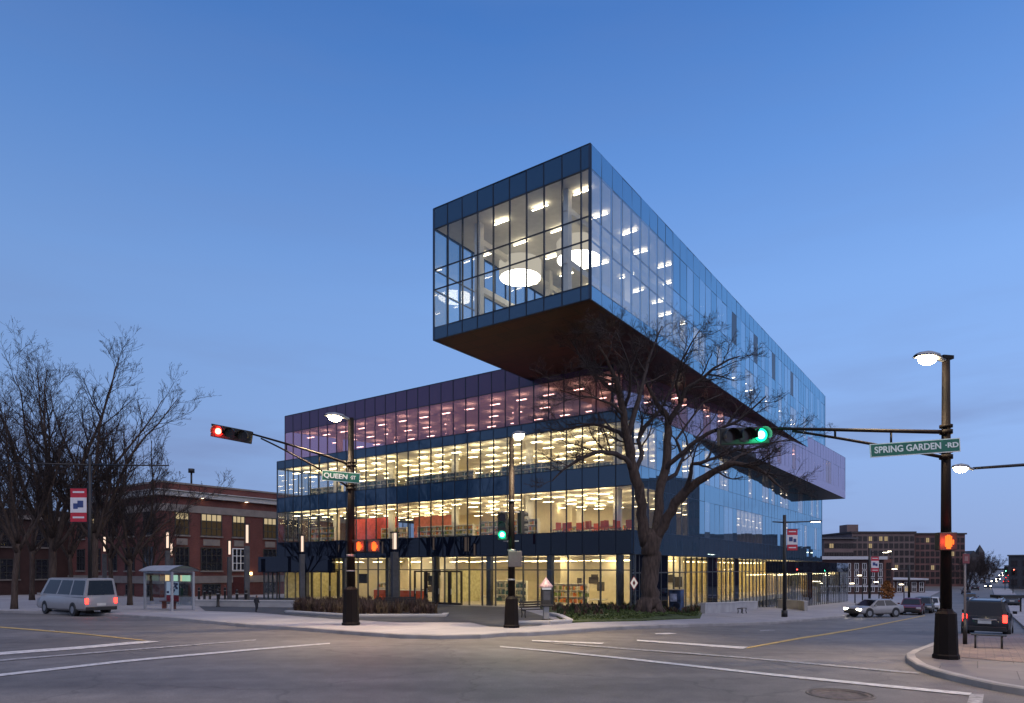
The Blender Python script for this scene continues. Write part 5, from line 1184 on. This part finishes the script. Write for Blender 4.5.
# person on the left pavement
pe = G(256.5, 612.4, H); hgt = 17 * pe.y / F
def person(loc, h, label, rz=0.):
    t = thing('person', label, 'person', loc, rz, scale=h / 1.75)
    me = bpy.data.meshes.new('body')
    J = {'pel': (0, 0, .95), 'sp': (0, .02, 1.2), 'ch': (0, .02, 1.38), 'nk': (0, -.01, 1.5), 'hd': (0, -.03, 1.64), 'ht': (0, -.03, 1.72),
         'shl': (-.19, .02, 1.42), 'ell': (-.27, .03, 1.15), 'wrl': (-.26, -.12, .95), 'shr': (.19, .02, 1.42), 'elr': (.28, .02, 1.15), 'wrr': (.26, -.1, .93),
         'hpl': (-.1, 0, .9), 'knl': (-.11, -.1, .5), 'anl': (-.11, 0, .09), 'tol': (-.12, -.16, .04), 'hpr': (.1, 0, .9), 'knr': (.11, .02, .5), 'anr': (.11, .2, .1), 'tor': (.12, .05, .04)}
    Ed = [('pel', 'sp'), ('sp', 'ch'), ('ch', 'nk'), ('nk', 'hd'), ('hd', 'ht'), ('ch', 'shl'), ('shl', 'ell'), ('ell', 'wrl'), ('ch', 'shr'), ('shr', 'elr'), ('elr', 'wrr'), ('pel', 'hpl'), ('hpl', 'knl'), ('knl', 'anl'), ('anl', 'tol'), ('pel', 'hpr'), ('hpr', 'knr'), ('knr', 'anr'), ('anr', 'tor')]
    rad = dict(pel=.16, sp=.15, ch=.17, nk=.065, hd=.11, ht=.08, shl=.09, shr=.09, ell=.065, elr=.065, wrl=.05, wrr=.05, hpl=.11, hpr=.11, knl=.08, knr=.08, anl=.05, anr=.05, tol=.045, tor=.045)
    ks_ = list(J); me.from_pydata([J[k] for k in ks_], [(ks_.index(a), ks_.index(b)) for a, b in Ed], [])
    o = bpy.data.objects.new('body', me); COL.objects.link(o); o.parent = t
    md = o.modifiers.new('skin', 'SKIN')
    for i, k in enumerate(ks_): me.skin_vertices[0].data[i].radius = (rad[k],) * 2
    me.skin_vertices[0].data[0].use_root = True
    o.modifiers.new('sub', 'SUBSURF').levels = 1; o.modifiers['sub'].render_levels = 1
    bpy.context.view_layer.update(); m2 = bpy.data.meshes.new_from_object(o.evaluated_get(bpy.context.evaluated_depsgraph_get()))
    o.modifiers.clear(); o.data = m2; m2.materials.clear(); m2.materials.append(mat('dark_clothes', (.014, .015, .022), .8)); 
    for p_ in m2.polygons: p_.use_smooth = True
    MB().ball((0, -.045, 1.63), .085, .095, .115, 12, 9).build('head', mat('skin', (.35, .2, .15), .6), t); MB().ball((0, -.02, 1.67), .1, .105, .1, 12, 8).build('hair', mat('dark_hair', (.02, .015, .012), .7), t)
    return t
person(pe, hgt, 'person in dark clothes walking on the pavement near the light columns', R(60))

# ------------------------------------------------------------------ far right: town
def block(name, label, px0, px1, ytop, d, depth, wallm, rows, cols, win_h, win_w, cat='building', litset=(), frame=FRM, y0=None, cornice=None, ang=0., sills=False, base=-1.5, litc=.35):
    """far building: front wall facing the camera, windows as parts with panes"""
    x0, x1 = Wx(px0, d), Wx(px1, d); zt = Zy(ytop, d); zg = gz((x0 + x1) / 2, d); w_ = x1 - x0
    t = thing(name, label, cat, ((x0 + x1) / 2, d, zg), ang); Ht = zt - zg
    wl = MB().box((0, depth / 2, (Ht + base) / 2), (w_, depth, Ht - base)).build('wall', wallm, t)
    proto = {}
    fl = (Ht - 1.2) / rows
    for r in range(rows):
        for c in range(cols):
            x = -w_ / 2 + w_ * (c + .5) / cols; z = .5 + fl * (r + .5); lit = (r, c) in litset
            if lit not in proto:
                f = MB().box((0, 0, win_h / 2), (.06, .16, win_h)).box((0, 0, 0), (win_w + .1, .16, .09)).box((0, 0, win_h), (win_w + .1, .16, .09)).box((-win_w / 2, 0, win_h / 2), (.09, .16, win_h)).box((win_w / 2, 0, win_h / 2), (.09, .16, win_h)).build('window', frame, t)
                q = MB().quad((-win_w / 2, -.02, 0), (win_w / 2, -.02, 0), (win_w / 2, -.02, win_h), (-win_w / 2, -.02, win_h)).build('pane', emis('far_window_lit', (1, .75, .42), litc) if lit else mat('far_pane', (.045, .036, .038), .25, spec=.3), f); proto[lit] = f
            else: f = copy_tree(proto[lit], t)
            f.location = (x, -.02, z - win_h / 2)
    return t, wl, w_, Ht
BRKF = mat('weathered_brick', (.15, .075, .07), .85, 0, .22, .35); BRKG = mat('grey_brown_brick', (.15, .105, .10), .85, 0, .2, .3)
rl = random.Random(9)
t, wl, w_, Ht = block('apartment_block', 'red brick right half of the long apartment block behind the right pole', 915, 965, 534.5, 212, 30, BRKF, 7, 10, 1.5, 1.1, litset={(6, 2), (5, 6), (2, 3), (4, 7)})
MB().box((0, 15, Ht + .25), (w_ + .8, 30.8, .5)).build('parapet', mat('dark_parapet', (.05, .04, .04), .8), t)
t, wl, w_, Ht = block('apartment_block', 'lighter brick left half of the long apartment block with a stair tower', 852, 914.6, 533, 210, 30, BRKG, 7, 12, 1.5, 1.1, litset={(6, 3), (6, 5), (6, 6), (5, 3), (3, 3), (2, 8), (1, 5)})
MB().box((0, 15, Ht + .25), (w_ + .8, 30.8, .5)).build('parapet', mat('dark_parapet', (.05, .04, .04), .8), t)
MB().box((-w_ / 2 + 2.0, 6, Ht + 1.2), (3.6, 5, 3.4)).build('stair_tower', BRKG, t)
t, wl, w_, Ht = block('apartment_wing', 'lower grey flat roofed wing left of the tall brick apartment block', 824, 853.5, 539, 200, 24, BRKG, 5, 6, 1.4, 1.3, litset={(4, 1)})
MB().box((0, 12, Ht + .2), (w_ + 2, 26, .4)).build('roof_slab', mat('grey_roof', (.09, .09, .10), .8), t)
t, wl, w_, Ht = block('terrace_building', 'brick building with white cornice and white framed windows beside the library', 821, 884, 559.5, 150, 14, mat('dark_brick', (.075, .04, .036), .85, 0, .2, .5), 4, 8, 1.35, .85, litset=set(), frame=WHITE)
MB().box((0, 6.6, Ht + .35), (w_ + .6, 15, .7)).build('cornice', mat('pale_cornice', (.5, .5, .52), .6, 0, .05), t)
MB().box((0, -.1, 1.9), (w_ + .3, .3, .35)).build('string_course', mat('pale_cornice', (.5, .5, .52), .6, 0, .05), t)
t, wl, w_, Ht = block('shop_building', 'low brick shop with a white cornice under the tall apartment block', 888, 925, 580, 160, 12, mat('dark_brick', (.075, .04, .036), .85, 0, .2, .5), 2, 5, 1.3, 1.0, litset={(0, 2)}, frame=WHITE)
MB().box((0, 5.6, Ht + .2), (w_ + .6, 13, .4)).build('cornice', mat('pale_cornice', (.5, .5, .52), .6, 0, .05), t)
t, wl, w_, Ht = block('red_brick_building', 'narrow red brick house front right of the white corniced building', 884, 893, 559, 152, 12, mat('brown_red_brick', (.17, .07, .055), .85, 0, .2, .5), 4, 1, 1.4, 1.0)
# church with a spire
t, wl, w_, Ht = block('church', 'distant dark church with a pointed spire at the top of the far street', 967, 981, 557, 420, 30, mat('dark_stone', (.05, .04, .045), .85), 1, 3, 4, 1.5)
MB().add([(-w_ / 2, 0, Ht), (w_ / 2, 0, Ht), (w_ / 2, 30, Ht), (-w_ / 2, 30, Ht), (0, 0, Ht + 4), (0, 30, Ht + 4)], [(0, 1, 4), (3, 5, 2), (0, 4, 5, 3), (1, 2, 5, 4)]).build('roof', mat('slate', (.03, .03, .035), .7), t)
MB().box((w_ / 2 + 2, 4, Ht / 2 + 1.5), (3.6, 3.6, Ht + 3)).build('tower', mat('dark_stone', (.05, .04, .045), .85), t)
hs_ = Zy(544.5, 424) - gz(t.location.x, 420)
MB().add([(w_ / 2 + .1, 2.1, Ht + 3), (w_ / 2 + 3.9, 2.1, Ht + 3), (w_ / 2 + 3.9, 5.9, Ht + 3), (w_ / 2 + .1, 5.9, Ht + 3), (w_ / 2 + 2, 4, hs_)], [(0, 1, 4), (1, 2, 4), (2, 3, 4), (3, 0, 4)]).build('spire', mat('slate', (.03, .03, .035), .7), t)
for i, (a, b_, yt, d, lb) in enumerate(((1013, 1050, 556, 190, 'dark building at the right edge above the hill street'), (1006, 1018, 566, 330, 'pale distant building at the top of the hill street'), (996, 1007, 569.5, 480, 'hazy low building closing the far end of the street'))):
    t, wl, w_, Ht = block('distant_building', lb, a, b_, yt, d, 20, mat('far_wall_%s' % 'abc'[i], ((.05, .05, .06), (.2, .2, .22), (.22, .23, .27))[i], .8), 3, 4, 1.6, 1.4, ang=-R(40))
    MB().box((0, 10, Ht + .2), (w_ + .6, 20.6, .4)).build('roof_slab', mat('grey_roof', (.09, .09, .10), .8), t)
# bare street trees on the hill
ft = wild_tree(41, 9, 1.8, lead=8, fork=.2); FG = 'bare trees along the hill street'
lbs = ['bare street tree nearest the right pole', 'second bare street tree right of the red sign', 'third bare street tree along the hill, before the church', 'fourth bare tree up the hill under the spire', 'last bare tree of the hill row', 'bare tree behind the hill row, left of the spire']
for i, (px, d, s) in enumerate(((968, 150, .95), (976, 190, 1.15), (984, 230, 1.1), (989, 270, 1.1), (994, 330, 1.15), (980, 260, 1.4))):
    put(ft if i == 0 else copy_tree(ft), px, 0, lbs[i], FG, rz=i * 1.3, s=s, d=d)
# rusty-leaved shrub, far lamp posts
AUT = mat('autumn_leaves', (.22, .085, .02), .8, 0, .4, 2)
ab = G(887, 603); at_ = thing('autumn_shrub', 'small orange leaved tree before the white corniced building', 'tree', ab); ms = MB(); ra = random.Random(4)
for k in range(420):
    a = ra.uniform(0, 6.28); z = ra.uniform(.7, 3.4); r = 1.15 * math.sin(max(.1, z / 3.6) * math.pi) * ra.random() ** .5; c = Vector((r * math.cos(a), r * math.sin(a), z)); u_ = Vector((ra.uniform(-1, 1), ra.uniform(-1, 1), ra.uniform(-1, 1))) * .2; v_ = Vector((ra.uniform(-1, 1), ra.uniform(-1, 1), ra.uniform(-1, 1))) * .2
    ms.quad(c - u_, c - v_, c + u_, c + v_)
MB().tube([(0, 0, 0), (0, 0, 1.2), (.1, 0, 2.6)], [.09, .07, .03], 6).build('trunk', BARK, at_); ms.build('crown', AUT, at_)
FL = emis('far_lamp_lens', (1., .86, .62), 14)
for px, py, yt, sd, lb, bn in ((869.5, 608, 548, 1, 'distant black lamp post with a red banner before the white corniced building', True), (909, 606, 565, -1, 'distant black lamp post in front of the low brick shop', False)):
    p = G(px, py); h = Zy(yt, p.y) - p.z
    twin_lamp(p, h, [((sd, 0, 0), 1.6, True)], ((1, 0, 0), h * .86, .9, 1.9) if bn else None, lb, FL, r=.15)
for i, (px, py, yt, lb) in enumerate(((892, 600, 551, 'far street lamp lit against the apartment block wall'), (862.5, 603, 575, 'far street lamp lit before the white framed windows'), (855, 604, 583, 'far small street lamp left of the banner post'), (879, 603, 581.5, 'far small street lamp right of the banner post'), (904, 602, 584, 'far low street lamp above the parked cars'))):
    p = G(px, py); h = Zy(yt, p.y) - p.z; t = thing('street_lamp', lb, 'street lamp', p, 0, 'far lit street lamps')
    MB().tube([(0, 0, 0), (0, 0, h)], [.09, .06], 6).build('pole', BLACK, t); MB().box((-.35, 0, h + .02), (.8, .2, .08)).build('lamp_head', BLACK, t); MB().box((-.45, 0, h - .07), (.55, .2, .08)).build('lens', FL, t)
# far traffic light on the hill
p = G(1005, 590); t = thing('signal_pole', 'far small signal pole with a green light on the hill', 'signal pole', p); MB().tube([(0, 0, 0), (0, 0, 6.4)], [.09, .06], 6).build('pole', BLACK, t); signal(t, (0, -.2, 5.6), (0, 0, -1), (-.3, -1, 0), 2, s=1.2)
p = G(1013, 594); t = thing('signal_pole', 'far small signal pole with a red light at the right edge', 'signal pole', p); MB().tube([(0, 0, 0), (0, 0, 6.0)], [.09, .06], 6).build('pole', BLACK, t); signal(t, (0, -.2, 5.2), (0, 0, -1), (-.3, -1, 0), 0, s=1.2)

# ------------------------------------------------------------------ furniture inside the library
ORG = mat('orange_plastic', (.62, .10, .02), .5, 0, .1); YEL = mat('yellow_green_fabric', (.42, .40, .05), .7, 0, .1); TEALB = mat('teal_fabric', (.03, .11, .13), .7)
def chair_proto(m):
    t = thing('reading_chair', 'x', 'chair'); MB().box((0, 0, .45), (.5, .5, .08)).build('seat', m, t, bevel=.02); MB().box((0, .23, .75), (.5, .06, .55)).build('backrest', m, t, bevel=.02)
    for sx in (-1, 1):
        for sy in (-1, 1): MB().tube([(sx * .22, sy * .22, 0), (sx * .2, sy * .2, .42)], .02, 5).build('leg', BLACK, t)
    return t
cp = chair_proto(ORG); n_ = 0
for i, (u, v) in enumerate(((1.3, .9), (1.1, 1.8), (1.5, 3.0), (1.2, 4.3), (1.4, 5.0), (1.1, 6.0), (2.3, 1.3), (2.6, 3.6), (2.4, 5.6), (1.2, 7.0), (3.5, 2.2), (3.4, 4.8), (.9, 2.4), (.9, 3.7), (1.9, 6.6), (2.9, 7.2), (3.2, .8), (1.9, 2.2))):
    o = cp if i == 0 else copy_tree(cp); o.location = uvp(u, v, 5.24); o.rotation_euler = (0, 0, i * 1.1); o.scale = (.95,) * 3
    tag(o, 'orange chair behind the second floor glass near the building corner', None, 'orange reading chairs')
def shelf(u, v, z, ln, label, cols, rz=AV + math.pi, hgt=1.5, seed=1):
    t = thing('bookshelf', label, 'bookshelf', uvp(u, v, z), rz); f = MB()
    f.box((0, .14, hgt / 2), (ln, .03, hgt))
    for k in range(4): f.box((0, 0, .05 + (hgt - .1) * k / 3), (ln, .3, .04))
    for k in range(int(ln) + 1): f.box((-ln / 2 + ln * k / int(ln), 0, hgt / 2), (.04, .3, hgt))
    f.build('case', WALLW, t); r = random.Random(seed); bs_ = [MB() for _ in cols]
    for k in range(3):
        x = -ln / 2 + .1
        while x < ln / 2 - .1:
            w_ = r.uniform(.06, .2); hh = r.uniform(.22, .34) * hgt / 1.5; bs_[r.randrange(len(cols))].box((x + w_ / 2, -.02, .08 + (hgt - .1) * k / 3 + hh / 2), (w_, .22, hh)); x += w_ + .01
    for b_, c in zip(bs_, cols): b_.build('books', c, t)['kind'] = 'stuff'
BK = [mat('book_green', (.10, .16, .05), .7), mat('book_orange', (.5, .13, .03), .7), mat('book_ochre', (.4, .27, .05), .7), mat('book_cream', (.45, .4, .3), .7)]
BK2 = [mat('book_teal', (.03, .09, .11), .7), mat('book_blue', (.04, .07, .13), .7), mat('book_grey', (.2, .2, .19), .7)]
shelf(2.4, 12.5, 5.24, 6, 'bookshelf of green and ochre books on the second floor right of the middle signal', BK, seed=1)
shelf(2.4, 19.5, 5.24, 6.5, 'bookshelf with orange and green books on the second floor left of the middle signal', BK, seed=2, hgt=1.3)
shelf(5.6, 15.5, 5.24, 8, 'bookshelf deeper inside the second floor behind the green shelf', BK, seed=3)
shelf(2.2, 9.5, 9.96, 7, 'teal bookshelf on the third floor right of the middle lamp', BK2, seed=4, hgt=1.25)
shelf(2.2, 20, 9.96, 8, 'teal bookshelf on the third floor above the orange shelf', BK2, seed=5, hgt=1.25)
shelf(2.2, 29, 9.96, 7, 'teal bookshelf on the third floor near the name sign', BK2, seed=6, hgt=1.25)
for i, (u, v, z, ln, lb) in enumerate(((4.5, 6, 9.96, 6, 'teal bookshelf on the third floor behind the big tree branches'), (6, 25, 9.96, 8, 'teal bookshelf standing deeper on the third floor behind the name sign'), (6.5, 15, 9.96, 9, 'long teal bookshelf deeper on the third floor behind the middle lamp'),
        (8.5, 8, 5.24, 7, 'low bookshelf on the second floor behind the orange chairs'), (4, 27.5, 5.24, 3.5, 'short bookshelf on the second floor between the two red walls'), (2, 36, 5.24, 4, 'bookshelf on the second floor at the far left end of the glass'), (2.5, 36, 9.96, 5, 'teal bookshelf on the third floor at the far left end of the glass'))):
    shelf(u, v, z, ln, lb, BK if z < 8 else BK2, seed=20 + i, hgt=1.2 + .25 * (i % 3))
shelf(8, 10, -.45, 4, 'bookshelf on the ground floor left of the kiosk', BK, seed=40, hgt=1.8)
shelf(9.5, 3, -.45, 3, 'bookshelf on the ground floor near the diamond sign', BK, seed=41, hgt=1.6)
shelf(7, 15.5, -.45, 3.5, 'bookshelf on the ground floor behind the middle signal pole', BK2, seed=42, hgt=2.0)
shelf(6, 30.5, -.45, 3, 'bookshelf on the ground floor left of the orange counter', BK, seed=43, hgt=1.7)
ct = thing('reception_counter', 'long orange counter behind the ground floor glass above the dry grass', 'counter', uvp(3.2, 26, -.45), AV)
MB().box((0, 0, .5), (6.5, .7, 1.0)).build('front', ORG, ct); MB().box((0, 0, 1.03), (6.7, .8, .06)).build('top', WALLW, ct)
for i, (u, v, z, w_, h_, lb) in enumerate(((8.6, 26.5, 1.4, 1.5, 1.0, 'dark wall screen above the orange counter'), (4.8, 33, 1.6, 1.3, 1.0, 'dark hanging screen behind the left end of the ground floor glass'))):
    t = thing('wall_screen', lb, 'screen', uvp(u, v, z), AV); MB().box((0, 0, 0), (w_, .08, h_)).build('bezel', TRIM, t); MB().box((0, .045, 0), (w_ - .1, .01, h_ - .1)).build('glass', DARKG, t)
for i, (v, lb) in enumerate(((4.0, 'cafe table with pale top behind the ground floor glass right of the kiosk'), (14.5, 'cafe table behind the ground floor glass left of the kiosk'))):
    t = thing('cafe_table', lb, 'table', uvp(2.4, v, -.45)); MB().cyl((0, 0), .7, .72, .77, 18).build('table_top', WALLW, t); MB().cyl((0, 0), .06, 0, .72, 8).cyl((0, 0), .3, 0, .03, 12).build('pedestal', BLACK, t)
# two unseen lamps added on the near corners to brighten the road
nl = thing('street_lamp', 'unseen street lamp added on the near corner to brighten the road', 'street lamp', (-9, 2, 0)); pole(nl, 9.3); cobra(nl, 9.2, (.6, .8, 0), .9, 8500)
nl2 = thing('street_lamp', 'unseen street lamp added on the near right corner to brighten the road', 'street lamp', (9, 4, 0)); pole(nl2, 9.3); cobra(nl2, 9.2, (-.5, .8, 0), .9, 3600)

# the building across the side street, out of the frame at the right: the long facade mirrors it
ob = thing('corner_building', 'dark brick building across the street, past the right edge of the photo', 'building', (126, 99, gz(126, 99)))
MB().box((0, 0, 11), (46, 40, 30)).build('wall', mat('dark_brick', (.075, .04, .036), .85, 0, .2, .5), ob); MB().box((0, 0, 26.2), (47, 41, .5)).build('parapet', mat('grey_roof', (.09, .09, .10), .8), ob)
ow = None
for r in range(6):
    for k in range(9):
        if ow is None: ow = MB().box((0, 0, 0), (.14, 1.6, 2.0)).build('window', DARKG, ob); w1 = ow
        else: w1 = ow.copy(); COL.objects.link(w1); w1.parent = ob
        w1.location = (-23.05, -18 + 4.5 * k, 3 + 3.8 * r)

for (x, y, sx_, sy_, h_, lb) in ((186, 162, 60, 54, 17, 'plain brown building farther along the street, past the right edge of the photo'), (236, 222, 60, 56, 15, 'low grey building up the street, past the right edge of the photo')):
    t = thing('street_building', lb, 'building', (x, y, -3)); MB().box((0, 0, h_ / 2), (sx_, sy_, h_)).build('wall', BRKF if h_ == 17 else BRKG, t); MB().box((0, 0, h_ + .2), (sx_ + 1, sy_ + 1, .4)).build('roof', mat('grey_roof', (.09, .09, .10), .8), t)
